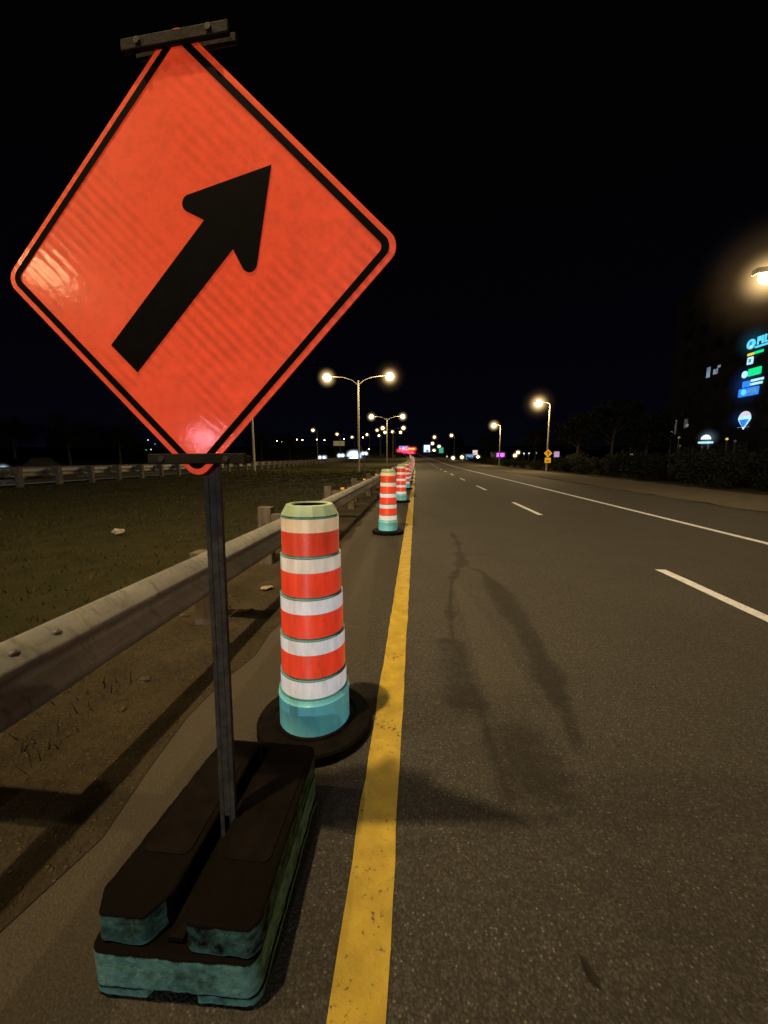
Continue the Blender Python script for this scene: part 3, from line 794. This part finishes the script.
# ------------------------------------------------------------------ signs, boards and stakes
ws = thing('warning_sign', 'yellow diamond warning sign over a small yellow plate on the lamp pole', 'road sign', (13.5, 41.2, -.50))
for (nm, cz, poly) in (('diamond_plate', 2.42, rounded([(0, .42), (-.42, 0), (0, -.42), (.42, 0)], .05, 4)), ('lower_plate', 1.72, rounded([(-.30, -.26), (.30, -.26), (.30, .26), (-.30, .26)], .03, 4))):
    bm = bmesh.new(); prism(bm, poly, Matrix.Translation((0, -.02, cz)) @ Matrix.Rotation(R(90), 4, 'X'), .01)
    pl = obj(nm, bm, M['road_sign_yellow'], ws)
    bm = bmesh.new()
    if cz > 2: box(bm, (0, -.034, cz - .02), (.09, .004, .36)); box(bm, (0, -.034, cz + .12), (.26, .0042, .08))
    else: box(bm, (0, -.034, cz), (.32, .004, .06)); box(bm, (0, -.034, cz - .12), (.2, .004, .05))
    obj('symbol', bm, M['road_sign_mark'], pl)

def board(name, lb, cat, px0, py0, px1, py1, Y, mt, pole=True, extra=None, hz=None):
    a = at(px0, py1, Y); b = at(px1, py0, Y)
    cxx = (a.x + b.x) / 2; g = min(gz(Y), a.z - .4)
    t = thing(name, lb, cat, (cxx, Y, g))
    w, h_, zc = b.x - a.x, b.z - a.z, (a.z + b.z) / 2 - g
    bm = bmesh.new(); box(bm, (0, .12, zc), (w + .2, .2, h_ + .2), .03); obj('cabinet', bm, M['lamp_shell'], t)
    bm = bmesh.new(); box(bm, (0, 0, zc), (w, .03, h_), .01); obj('lit_face', bm, M[mt], t)
    if pole:
        for s in (-.3, .3):
            bm = bmesh.new(); tube(bm, [(s * w, .14, -.5), (s * w, .14, zc - h_ / 2)], .10, 8); obj('leg', bm, M['lamp_shell'], t)
    if extra: extra(t, w, h_, zc)
    if hz: bloom(t, (0, -.1, zc), max(w, h_) * 1.0, hz)
    return t
def stripes(t, w, h_, zc):
    for i in range(3):
        bm = bmesh.new(); box(bm, (w * (-.25 + .25 * i), -.02, zc + h_ * (.2 - .2 * (i % 2))), (w * .16, .01, h_ * .4)); obj('picture', bm, M[('sign_blue', 'sign_white', 'sign_magenta')[i]], t)
board('billboard', 'pink and blue lit billboard above the red tail lights, left of the road', 'billboard', 399, 446, 408, 450.5, 225, 'sign_pink', extra=stripes)
def notch(t, w, h_, zc):
    bm = bmesh.new(); box(bm, (w * .08, -.02, zc - h_ * .28), (w * .42, .01, h_ * .40)); obj('picture', bm, M['sign_sky'], t)
board('illuminated_sign', 'white lit panel beside the road just right of the far end of the barrels', 'lit panel', 423.8, 445, 430, 453, 215, 'sign_white', extra=notch, hz='bloom_blue')
board('illuminated_sign', 'green lit panel right of the road beyond the white one', 'lit panel', 439, 447.5, 443.4, 453, 170, 'sign_teal')
board('illuminated_sign', 'pinkish white panel standing over the sky-blue canopy', 'lit panel', 472.6, 450.2, 477.6, 455, 118, 'sign_warmwhite')
board('gantry_sign', 'amber lit road sign over the headlights, left of the nearest double lamp', 'road sign', 333.5, 441, 344.5, 445.8, 170, 'sign_amber')
board('illuminated_sign', 'yellow lit panel above the red tail lights at the far end of the barrels', 'lit panel', 408, 447.8, 415, 449.8, 235, 'sign_yellow')
# violet shopfront and sky-blue canopy
def shop(name, lb, px0, py0, px1, py1, Y, mt, dep, hz=None, z_up=2.2):
    a = at(px0, py1, Y); b = at(px1, py0, Y); cxx = (a.x + b.x) / 2; w = b.x - a.x; g = gz(Y) - .2
    t = thing(name, lb, 'shop', (cxx, Y, g))
    zb, zt = a.z - g, b.z - g
    bm = bmesh.new(); box(bm, (0, dep / 2 + .1, zt / 2 + .1), (w * 1.5, dep, zt + .2), .03); obj('wall', bm, M['wall_dim'], t)
    bm = bmesh.new(); box(bm, (0, dep / 2 + .1, zt + .26), (w * 1.56, dep + .3, .12), .02); obj('roof', bm, M['lamp_shell'], t)
    bm = bmesh.new(); box(bm, (0, 0, (zb + zt) / 2), (w, .16, zt - zb), .05); obj('fascia', bm, M[mt], t)
    for s in (-.5, .1):
        bm = bmesh.new(); box(bm, (s * w, .05, zb * .45), (w * .36, .06, zb * .7), .01); obj('window', bm, M['win_dim'], t)
    bm = bmesh.new(); box(bm, (.55 * w, .05, zb * .42), (w * .18, .06, zb * .8), .01); obj('door', bm, M['glass_dark'], t)
    if hz: bloom(t, (0, -.2, (zb + zt) / 2), w * .75, hz)
shop('shopfront', 'low shop with a glowing violet fascia, left of the street lamp pole', 496.5, 453, 504.5, 457, 105, 'sign_magenta', 6, 'bloom_violet')
shop('shopfront', 'low shop with a sky-blue lit canopy, between two warm lamps', 466, 454.5, 473.5, 459, 118, 'sign_sky', 6)
board('lit_badge', 'small violet and white lit badge right of the yellow warning sign', 'lit sign', 554, 451.5, 559.5, 457, 70, 'sign_pink')

st = thing('marker_stake', 'thin pale wooden stake standing in the grass behind the guardrail', 'stake', (at(364.5, 478, 28).x, 28, 0))
bm = bmesh.new(); box(bm, (0, 0, .78), (.075, .045, 1.9), .006, Matrix.Rotation(R(1.2), 3, 'Y')); obj('shaft', bm, M['timber'], st)
bm = bmesh.new(); box(bm, (.018, -.026, 1.5), (.07, .006, .16), .002); obj('marker_plate', bm, M['galv'], st)
p = at(252.5, 429, 42)
ut = thing('utility_pole', 'bare pole behind the far guardrail, at the lower right edge of the sign', 'pole', (p.x, 42, 0))
bm = bmesh.new(); tube(bm, [(0, 0, -.3), (0, 0, 6.2)], [.16, .12], 10); obj('shaft', bm, M['pole'], ut)
bm = bmesh.new(); lathe(bm, [(.13, 6.2), (.15, 6.22), (.13, 6.3), (0, 6.33)], 10); obj('pole_cap', bm, M['lamp_shell'], ut)

# crumpled litter and a dead leaf
def crumple(name, lb, cat, loc, s, m, seed):
    rnd = random.Random(seed)
    bm = bmesh.new(); bmesh.ops.create_icosphere(bm, subdivisions=2, radius=1)
    for v in bm.verts: v.co = v.co * rnd.uniform(.65, 1.2)
    bmesh.ops.transform(bm, matrix=Matrix.Diagonal((*s, 1)), verts=bm.verts)
    o = obj(name, bm, m); o.location = loc; o.rotation_euler = (0, 0, .4); return tag(o, lb, cat)
crumple('paper_litter', 'crumpled pale paper lying in the dark median grass', 'litter', (-5.78, 6.94, .03), (.11, .06, .06), M['litter'], 3)
crumple('paper_litter', 'flat pale scrap lying in the dirt under the guardrail beside the nearest barrel', 'litter', (-1.62, 3.95, .04), (.07, .05, .02), M['litter'], 4)
pl = at(590, 975, 1); 
gp = Vector((0, 0, H)) + ray(590, 976) * (-H / ray(590, 976).z)
bm = bmesh.new()
lf = [(-.035, .0, .008), (-.02, .012, .012), (0, .014, .006), (.02, .010, .012), (.038, .0, .016), (.022, -.010, .012), (0, -.013, .006), (-.02, -.010, .010)]
vs = [bm.verts.new(q) for q in lf]; vc = bm.verts.new((0, 0, .003))
for k in range(8): bm.faces.new((vs[k], vs[(k + 1) % 8], vc))
o = obj('dead_leaf', bm, M['dead_leaf']); o.location = (gp.x, gp.y, .003); o.rotation_euler = (0, 0, R(115))
tag(o, 'dark curled leaf lying alone on the asphalt', 'leaf')
for i, (x, y) in enumerate([(-1.75, 2.2), (-1.60, 2.9), (-1.85, 2.6), (-1.55, 3.4), (-1.9, 3.7), (-1.66, 1.9), (-2.2, 2.4), (-2.1, 3.2)]):
    crumple('stone', 'loose stone in the dirt under the guardrail', 'stone', (x, y, .02), (random.uniform(.02, .05), random.uniform(.02, .04), .018), M['pebble'], 20 + i)['group'] = 'loose stones under the guardrail'

# ------------------------------------------------------------------ vegetation
def leaf_cloud(n, rad, rnd, size, lumps=9):
    cs = [(Vector((rnd.uniform(-.75, .75) * rad[0], rnd.uniform(-.75, .75) * rad[1], rnd.uniform(.15, 1.0) * rad[2])), rnd.uniform(.28, .55)) for _ in range(lumps)]
    vs, fs = [], []
    for i in range(n):
        c, r = rnd.choice(cs)
        d = Vector((rnd.gauss(0, 1), rnd.gauss(0, 1), rnd.gauss(0, 1))).normalized() * (rnd.random() ** .45) * r
        p = c + Vector((d.x * rad[0], d.y * rad[1], d.z * rad[2] * .8))
        if p.z < .02: p.z = rnd.uniform(.02, .2)
        a = Vector((rnd.gauss(0, 1), rnd.gauss(0, 1), rnd.gauss(0, .6))).normalized(); b = a.orthogonal().normalized()
        s = size * rnd.uniform(.5, 1.3)
        k = len(vs); vs += [p - b * s * .35, p + a * s, p + b * s * .35, p - a * s * .5]; fs.append((k, k + 1, k + 2, k + 3))
    return vs, fs
def cloud_mesh(nm, *a, **k):
    vs, fs = leaf_cloud(*a, **k); me = bpy.data.meshes.new(nm); me.from_pydata(vs, [], fs); return me
rnd = random.Random(5)
bush_me = []
for i in range(4):
    me = cloud_mesh('foliage', 2600, (1.5, 1.5, 1.55), rnd, .12, lumps=11); me.materials.append(M['leaf_dark']); bush_me.append(me)
bm = bmesh.new()
for k in range(5):
    a = k * 1.3; tube(bm, [(.05 * math.cos(a), .05 * math.sin(a), -.05), (.4 * math.cos(a), .4 * math.sin(a), .6), (.7 * math.cos(a), .7 * math.sin(a), 1.3)], [.03, .02, .008], 6)
me_stem = bpy.data.meshes.new('stems'); bm.to_mesh(me_stem); bm.free(); me_stem.materials.append(M['bark'])
yb = 9.0; i = 0
adjs = ['low', 'broad', 'ragged', 'rounded', 'tall', 'thin']
while yb < 110:
    row = 0
    for xo in (15.6, 18.6):
        if xo > 17 and i % 2: continue
        sc = rnd.uniform(.8, 1.15) * (.95 if yb < 45 else .62) * (1.15 if xo > 17 else .92)
        y = yb + rnd.uniform(-.4, .4)
        pos = ('along the gravel edge', 'behind the front row of bushes')[xo > 17]
        where = 'nearest the first street lamp' if yb < 20 else 'before the yellow sign' if yb < 38 else 'around the yellow sign' if yb < 50 else 'far up the right verge'
        t = thing('bush', f'dark leafy bush {pos}, {where}', 'bush', (xo + rnd.uniform(-.4, .4) + cx(y), y, gz(y)), rnd.uniform(0, 6), f'dark bushes {pos}, {where}')
        t.scale = (sc, sc, sc)
        new_obj('foliage', bush_me[rnd.randrange(4)], None, t); new_obj('stems', me_stem, None, t)
    yb += 2.3 if yb < 45 else 4.0; i += 1
def tree(lb, x, y, ht, crown, seed, group):
    rn = random.Random(seed)
    t = thing('tree', lb, 'tree', (x, y, gz(y)), rn.uniform(0, 6), group)
    bm = bmesh.new(); tube(bm, [(0, 0, -.2), (.1, 0, ht * .3), (-.05, .1, ht * .6), (0, 0, ht * .85)], [.24, .17, .10, .03], 8)
    for k in range(6):
        a = k * 1.05; z0 = ht * (.35 + .06 * k)
        tube(bm, [(0, 0, z0), (crown * .35 * math.cos(a), crown * .35 * math.sin(a), z0 + ht * .12), (crown * .7 * math.cos(a), crown * .7 * math.sin(a), z0 + ht * .18)], [.08, .05, .02], 5)
    obj('trunk', bm, M['bark'], t)
    me = cloud_mesh('crown', 3200, (crown, crown, ht * .6), rn, .34, lumps=14); me.materials.append(M['leaf_tree'])
    o = new_obj('crown', me, None, t); o.location = (0, 0, ht * .33)
for i, (px, Y, ht, cr, lb) in enumerate([(578, 60, 8, 3.2, 'dark tree just right of the lamp pole with the yellow sign'), (612, 58, 9, 3.6, 'dark tree left of the small lamp among the bushes'), (646, 55, 8, 3.2, 'dark tree right of the small lamp among the bushes'),
        (535, 95, 8, 3.5, 'dark tree between the violet shop and the yellow sign'), (486, 125, 8, 4, 'dark tree between the blue canopy and the violet shop'), (455, 170, 9, 4, 'dark tree right of the green panel')]):
    p = at(px, 458, Y); tree(lb, p.x, Y, ht, cr, 40 + i, 'dark trees right of the road')
for i, (px, Y, ht, cr, lb) in enumerate([(15, 62, 8, 4, 'dark tree at the far left of the skyline'), (70, 66, 9, 4.5, 'second dark tree from the left on the skyline'), (120, 70, 7.5, 4, 'third dark tree from the left, beside the sign edge'), (262, 120, 9, 5, 'dark tree right of the bare pole'), (290, 125, 8, 5, 'dark tree behind the pair of small lamps'), (330, 260, 12, 8, 'far dark tree behind the amber road sign'), (385, 290, 12, 8, 'far dark tree behind the second double lamp')]):
    p = at(px, 458, Y); tree(lb, p.x, Y, ht, cr, 60 + i, 'dark trees left of the road')

# ------------------------------------------------------------------ office block and its lit signs (facade parallel to the road)
XF = 45.0
ob = thing('office_building', 'dark office block with few lit windows, facing the road from the right', 'building', (XF, 0, 0))
bm = bmesh.new(); box(bm, (9.05, 53, 14), (18, 44, 28), .05); obj('wall', bm, M['facade'], ob)
bm = bmesh.new(); box(bm, (9.05, 53, 28.35), (18.6, 44.6, .7), .05); obj('roof', bm, M['facade'], ob)
me_w = None
lit = {}
def fpt(px, py): 
    p = at_x(px, py, XF); return p.y, p.z
def face_box(name, par, px0, py0, px1, py1, mt, th=.05, dx=-.03):
    ya, za = fpt(px0, py1); yb_, zb_ = fpt(px1, py0)
    ya2, zt = fpt((px0 + px1) / 2, py0); _, zb2 = fpt((px0 + px1) / 2, py1)
    bm = bmesh.new(); box(bm, (dx, (ya + yb_) / 2 , (zt + zb2) / 2), (th, abs(yb_ - ya), abs(zt - zb2)), .008)
    return obj(name, bm, mt, par)
skip = []
for fl in range(8):
    for c in range(12):
        y = 34 + c * 3.4; z = 3.0 + fl * 3.1
        bm = bmesh.new(); box(bm, (-.012, y, z), (.06, 1.7, 1.5), .01); w_ = obj('window', bm, M['glass_dark'], ob)
face_box('lit_window', ob, 706.5, 367.5, 711, 377.5, M['win_lit'], dx=-.06)
face_box('lit_window', ob, 713.5, 369, 718.5, 374, M['win_lit'], dx=-.06)
face_box('lit_window', ob, 718, 365, 721, 367.5, M['win_lit'], dx=-.06)
face_box('lit_window', ob, 674.5, 420, 677.5, 434, M['win_dim'], dx=-.06)
face_box('lit_window', ob, 684, 419, 688.5, 428, M['win_dim'], dx=-.06)
face_box('lit_window', ob, 686.5, 424, 689, 426.5, M['win_lit'], dx=-.09)

# wall signs: each is a thing mounted 10 cm off the wall; built on the wall plane
XS_ = XF - .22
def wall_sign(lb, parts_, px, py, cat='lit sign'):
    y, z = fpt(px, py)
    t = thing('lit_sign', lb, cat, (XS_, y, z), 0, 'lit shop signs on the office block')
    bm = bmesh.new(); box(bm, (.13, 0, 0), (.10, .5, .3), .01); obj('bracket', bm, M['lamp_shell'], t)
    for i, (nm, a0, z0, a1, z1, mt, round_) in enumerate(parts_):     # offsets in metres: along the wall (a, + = nearer), up (z)
        bm = bmesh.new()
        ca, cz = (a0 + a1) / 2, (z0 + z1) / 2
        if round_:
            n = 22; pts = [((a1 - a0) / 2 * math.cos(6.2832 * k / n), (z1 - z0) / 2 * math.sin(6.2832 * k / n)) for k in range(n)]
        else: pts = rounded([((a0 - a1) / 2, (z0 - z1) / 2), ((a1 - a0) / 2, (z0 - z1) / 2), ((a1 - a0) / 2, (z1 - z0) / 2), ((a0 - a1) / 2, (z1 - z0) / 2)], min(abs(a1 - a0), abs(z1 - z0)) * .12, 3)
        d = .008 * i
        vs_ = [bm.verts.new((-d - .05, -(ca + x), cz + y_)) for x, y_ in pts]; v2_ = [bm.verts.new((.05, -(ca + x), cz + y_)) for x, y_ in pts]
        bm.faces.new(vs_); bm.faces.new(v2_); q = len(pts)
        for k in range(q): bm.faces.new((vs_[k], vs_[(k + 1) % q], v2_[(k + 1) % q], v2_[k]))
        obj(nm, bm, M[mt], t)
    return t
# (one pixel along the wall is about 0.15 m here, one pixel up about 0.13 m)
letters = [('logo', -1.3, -.55, .0, .75, 'sign_cyan', True), ('logo_mark', -.85, -.2, -.45, .4, 'sign_blue', True), ('logo_mark', -.7, -.35, -.35, -.1, 'sign_white', False)]
x_ = .35
for nm, w_ in (('P', .5), ('I', .2), ('L', .5), ('L', .5), ('E', .5)):
    letters.append(('letter', x_, -.25, x_ + .16, .75, 'sign_cyan', False))
    if nm in 'PE': letters.append(('letter', x_ + .17, .58, x_ + w_, .75, 'sign_cyan', False)); letters.append(('letter', x_ + .17, .16, x_ + w_, .32, 'sign_cyan', False))
    if nm == 'P': letters.append(('letter', x_ + w_ - .15, .33, x_ + w_, .57, 'sign_cyan', False))
    if nm in 'LE': letters.append(('letter', x_ + .17, -.25, x_ + w_, -.09, 'sign_cyan', False))
    x_ += w_ + .22
letters.append(('underline', .2, -.62, 3.2, -.42, 'sign_cyan', False))
wall_sign('topmost cyan sign with a round emblem and letters on the office block', letters, 757, 343.5)
wall_sign('thin green and yellow lit strip under the cyan letters', [('yellow_strip', -1.1, -.16, -.1, .16, 'sign_yellow', False), ('green_strip', -.05, -.14, 1.3, .18, 'sign_green', False)], 756.5, 353)
wall_sign('small pale blue lit shield below the green and yellow strip', [('shield', -.45, -.5, .45, .45, 'sign_pale', False), ('shield_mark', -.2, -.25, .2, .2, 'sign_sky', False)], 752, 360.5)
wall_sign('bright green rectangle with a pale round emblem at its far end', [('emblem', -1.65, -.50, -.75, .45, 'sign_pale', True), ('green_panel', -.65, -.42, 1.35, .55, 'sign_green', False)], 754, 372.5)
wall_sign('blue and white striped lit sign between the green one and the lowest blue one', [('blue_block', -1.6, -.50, -.4, .30, 'sign_blue', False), ('stripe', -.3, .06, 1.6, .36, 'sign_pale', False), ('stripe', -.3, -.42, 1.5, -.12, 'sign_pale', False)], 754.5, 382)
wall_sign('lowest wide blue lit panel with a pale cyan emblem', [('blue_panel', -1.9, -.60, 1.3, .50, 'sign_blue', False), ('emblem', -1.45, -.42, -.55, .40, 'sign_cyan', True)] + [('letter', -.35 + .36 * k, -.3, -.12 + .36 * k, .3, 'sign_sky', k % 2 == 1) for k in range(4)], 752, 391)
for ch in [o_ for o_ in COL.objects if o_.name.startswith('lit_sign')]:
    if 'lowest' in ch['label']: bloom(ch, (-.3, 0, .3), 2.6, 'bloom_blue')
    if 'topmost' in ch['label']: bloom(ch, (-.3, -.5, .1), 2.6, 'bloom_cyan')
# balloon-shaped sign
y, z = fpt(746.3, 418.5)
bl = thing('balloon_sign', 'lit sign shaped like a hot-air balloon, white above and blue below', 'lit sign', (XS_, y, z))
def balloon_pts(s, z_lo, z_hi):
    out = []
    for k in range(49):
        t_ = k / 48 * 2 * math.pi
        x0 = math.sin(t_); y0_ = math.cos(t_)
        if y0_ < -.1: x0 *= max(.14, 1 - ((-.1 - y0_) / .9) ** 1.2 * .95); y0_ = -.1 + (y0_ + .1) * 1.55
        out.append((x0 * s, y0_ * s))
    return [(a, min(max(b, z_lo), z_hi)) for a, b in out]
for i, (nm, lo_, hi_, mt) in enumerate((('envelope', -9, 9, 'sign_balloon'), ('middle_band', -9, .32, 'sign_pale'), ('lower_cone', -9, -.12, 'sign_blue'), ('basket', -9, -1.15, 'sign_white'))):
    pts = []
    for q in balloon_pts(.98, lo_, hi_):
        if not pts or (abs(q[0] - pts[-1][0]) + abs(q[1] - pts[-1][1])) > 1e-4: pts.append(q)
    sc_ = .82 if nm == 'lower_cone' else 1.0
    bm = bmesh.new(); d = .01 * i
    va = [bm.verts.new((-.05 - d, -a * sc_, b)) for a, b in pts]; vb = [bm.verts.new((.06 - d, -a * sc_, b)) for a, b in pts]
    try:
        bm.faces.new(va); bm.faces.new(vb)
        for k in range(len(va)): bm.faces.new((va[k], va[(k + 1) % len(va)], vb[(k + 1) % len(va)], vb[k]))
    except ValueError: pass
    bmesh.ops.remove_doubles(bm, verts=bm.verts, dist=1e-5)
    obj(nm, bm, M[mt], bl)
bloom(bl, (-.3, 0, 0), 1.9, 'bloom_blue')
# kiosk with domed white light
kp = at(705, 447, 52)
ki = thing('lit_kiosk', 'small white lit kiosk with a domed top in front of the office block', 'kiosk', (kp.x, 52, 0))
zk = kp.z
bm = bmesh.new(); lathe(bm, [(.52, 0), (.45, .28), (.25, .5), (0, .58)], 20, c=(0, 0, zk + .95)); obj('dome', bm, M['sign_white'], ki, True)
bm = bmesh.new(); lathe(bm, [(0, 0), (.74, .03), (.74, .24), (0, .27)], 24, c=(0, 0, zk + .42)); obj('band', bm, M['sign_pale'], ki)
bloom(ki, (0, -.3, zk + 1.1), 1.5, 'bloom_kiosk')
for s in (-.35, .35):
    bm = bmesh.new(); box(bm, (s, 0, zk / 2 + .2), (.14, .14, zk + .6), .02); obj('leg', bm, M['win_dim'], ki)
bm = bmesh.new(); box(bm, (0, .1, .45), (1.6, .8, .9), .03); obj('counter', bm, M['wall_dim'], ki)

# ------------------------------------------------------------------ vehicles
def car(lb, loc, rz, facing, paint_, group, big=0):
    """facing 'front': headlights towards -y after rz; 'rear': tail lights towards -y."""
    t = thing('car', lb, 'car', loc, rz, group)
    L, W = 4.4, 1.78
    s = -1 if facing == 'front' else 1     # front end lies at y*s
    prof = [(-2.2, .32), (-2.2, .72), (-2.05, .90), (-1.2, .98), (-.45, 1.42), (.9, 1.46), (1.65, 1.02), (2.1, .95), (2.2, .70), (2.2, .32)]
    bm = bmesh.new()
    a = [bm.verts.new((-W / 2 * (1 if z < 1 else .82), -s * -y if False else (y * -s), z)) for y, z in prof]
    b = [bm.verts.new((W / 2 * (1 if z < 1 else .82), (y * -s), z)) for y, z in prof]
    bm.faces.new(a); bm.faces.new(b)
    for k in range(len(a)): bm.faces.new((a[k], a[(k + 1) % len(a)], b[(k + 1) % len(a)], b[k]))
    bmesh.ops.recalc_face_normals(bm, faces=bm.faces)
    bmesh.ops.bevel(bm, geom=list(bm.edges), offset=.05, segments=2, affect='EDGES')
    obj('body', bm, M[paint_], t)
    for (ya, za, yb2, zb2) in ((-1.1, 1.03, -.52, 1.37), (1.55, 1.06, .98, 1.41)):
        bm = bmesh.new()
        q = [(-.72, ya * -s, za), (.72, ya * -s, za), (.64, yb2 * -s, zb2), (-.64, yb2 * -s, zb2)]
        out = Vector((0, (ya - yb2) * -s, abs(zb2 - za) * .9)).normalized() * .02
        bm.faces.new([bm.verts.new(Vector(p_) + Vector((0, out.y * 2, .03))) for p_ in q]); obj('window', bm, M['glass_dark'], t)
    for yy in (-1.35, 1.35):
        for xx in (-.82, .82):
            bm = bmesh.new(); tube(bm, [(xx - .1, yy, .32), (xx + .1, yy, .32)], .32, 18); w_ = obj('wheel', bm, M['tyre'], t)
            bm = bmesh.new(); tube(bm, [(xx - .105, yy, .32), (xx + .105, yy, .32)], .19, 12); obj('rim', bm, M['galv'], w_)
    for xx in (-.66, .66):
        bm = bmesh.new(); bmesh.ops.create_uvsphere(bm, u_segments=12, v_segments=8, radius=1)
        yy = -2.2
        bmesh.ops.transform(bm, matrix=Matrix.Translation((xx, yy, .70)) @ Matrix.Diagonal((.15, .06, .10, 1)), verts=bm.verts)
        lt = obj('headlight' if facing == 'front' else 'taillight', bm, M['headlight' if facing == 'front' else 'taillight'], t, True)
        bloom(lt, (xx, yy - .05, .70), (.8 if facing == 'front' else 1.6) * (1 + big), 'bloom_white' if facing == 'front' else 'bloom_red')
    return t
p = at(2.5, 456, 22.5)
car('dark car beyond the far guardrail, one headlight at the left edge', (p.x - .66, 24.7, .02), 0, 'front', 'paint_dark', 'oncoming cars on the far carriageway', -.4)
for px, Y, big, lb in ((354, 138, 2.6, 'oncoming car with the brightest headlights, below the nearest double lamp'), (341, 146, .6, 'oncoming car left of the brightest one'), (322, 118, .35, 'oncoming car with pale headlights under the small lamps'), (364.5, 175, .8, 'oncoming car right of the brightest one')):
    p = at(px, 455, Y); car(lb, (p.x, Y + 2.2, gz(Y) + .02), 0, 'front', 'paint_grey', 'oncoming cars on the far carriageway', big)
for i, (px, Y, lb) in enumerate([(411, 190, 'rightmost braking car of the queue, closest to the barrels'), (405.5, 200, 'braking car in the middle of the red queue'), (400, 215, 'leftmost braking car of the red queue'), (413.5, 240, 'braking car at the back of the queue under the yellow panel'), (407.5, 250, 'farther braking car behind the middle one')]):
    p = at(px, 455, Y); car(lb, (p.x, Y + 2.2, gz(Y) + .25 * i * 0 + .02), 0, 'rear', 'paint_grey', 'braking cars queuing ahead', .5)

# ------------------------------------------------------------------ light
WARM = (1.0, .70, .33)
def bulb_light(loc, power, col, rad=.2):
    l = bpy.data.lights.new('lamp_light', 'POINT'); l.energy = power; l.color = col; l.shadow_soft_size = rad
    o = bpy.data.objects.new('lamp_light', l); COL.objects.link(o); o.location = loc
spot((-2.3, -.15, 10.3), 6300, WARM, .13, 108, (R(45), R(-13), 0), blend=1)           # the median lamp standing just behind the viewer: key light
spot((-9.2, -.7, 10.3), 2000, WARM, .13, 150, (R(20), 0, 0), blend=1)
spot((-2.6, -42, 10.4), 13500, (.76, .92, 1.0), .2, 170, (R(70), 0, 0), blend=.3)     # the lamp before that one, whiter
for y in (42, 84):
    bulb_light((-2.9 + cx(y), y, 9.40 + gz(y)), 4600, WARM)
    bulb_light((-9.6 + cx(y), y, 9.40 + gz(y)), 3000, WARM)
for x, y, pw_ in ((q0.x, 12.9, 1450), (12.35, 41.4, 1700), (13.3, 69.0, 2000), (12.6, -16.0, 500)):  # last one is unseen behind the camera, added to light the rail face
    bulb_light((x, y, 6.50), pw_, WARM, .15)
spot((-4, 130, 11), 5000, WARM, .3, 165)
spot((-21.2, -13.8, 12.0), 2200, WARM, .22, 165)                                     # unseen light, added to make the glint at the sign's left corner
spot((-12.1, -13.9, 3.45), 230, (1.0, .50, .62), .22, 50, (R(84), 0, R(-37)))         # unseen pink light, added for the glint low on the sign

w = bpy.data.worlds.new('World'); scn.world = w; w.use_nodes = True
t = w.node_tree; bg = t.nodes['Background']
c = t.nodes.new('ShaderNodeTexCoord'); s = t.nodes.new('ShaderNodeSeparateXYZ'); t.links.new(c.outputs['Generated'], s.inputs[0])
cr = t.nodes.new('ShaderNodeValToRGB'); t.links.new(s.outputs['Z'], cr.inputs[0])
cr.color_ramp.elements[0].position = 0; cr.color_ramp.elements[0].color = (.0012, .0013, .0036, 1)
cr.color_ramp.elements[1].position = .55; cr.color_ramp.elements[1].color = (.0006, .0006, .0008, 1)
e = cr.color_ramp.elements.new(.16); e.color = (.0008, .0009, .0024, 1)
t.links.new(cr.outputs[0], bg.inputs['Color']); bg.inputs['Strength'].default_value = 1.0

# ------------------------------------------------------------------ camera
cd = bpy.data.cameras.new('camera'); cam = bpy.data.objects.new('camera', cd); COL.objects.link(cam)
cam.location = (0, 0, H); cam.rotation_euler = (math.pi / 2 - PITCH, 0, YAW)
cd.sensor_fit = 'VERTICAL'; cd.sensor_height = 36; cd.lens = F / 1024 * 36
cd.clip_start = .05; cd.clip_end = 2000
scn.camera = cam
scn.view_settings.view_transform = 'Standard'; scn.view_settings.look = 'None'; scn.view_settings.exposure = 0
scn.cycles.use_denoising = True
scn.cycles.use_adaptive_sampling = False
scn.cycles.sample_clamp_indirect = 1.0
scn.cycles.sample_clamp_direct = 20.0
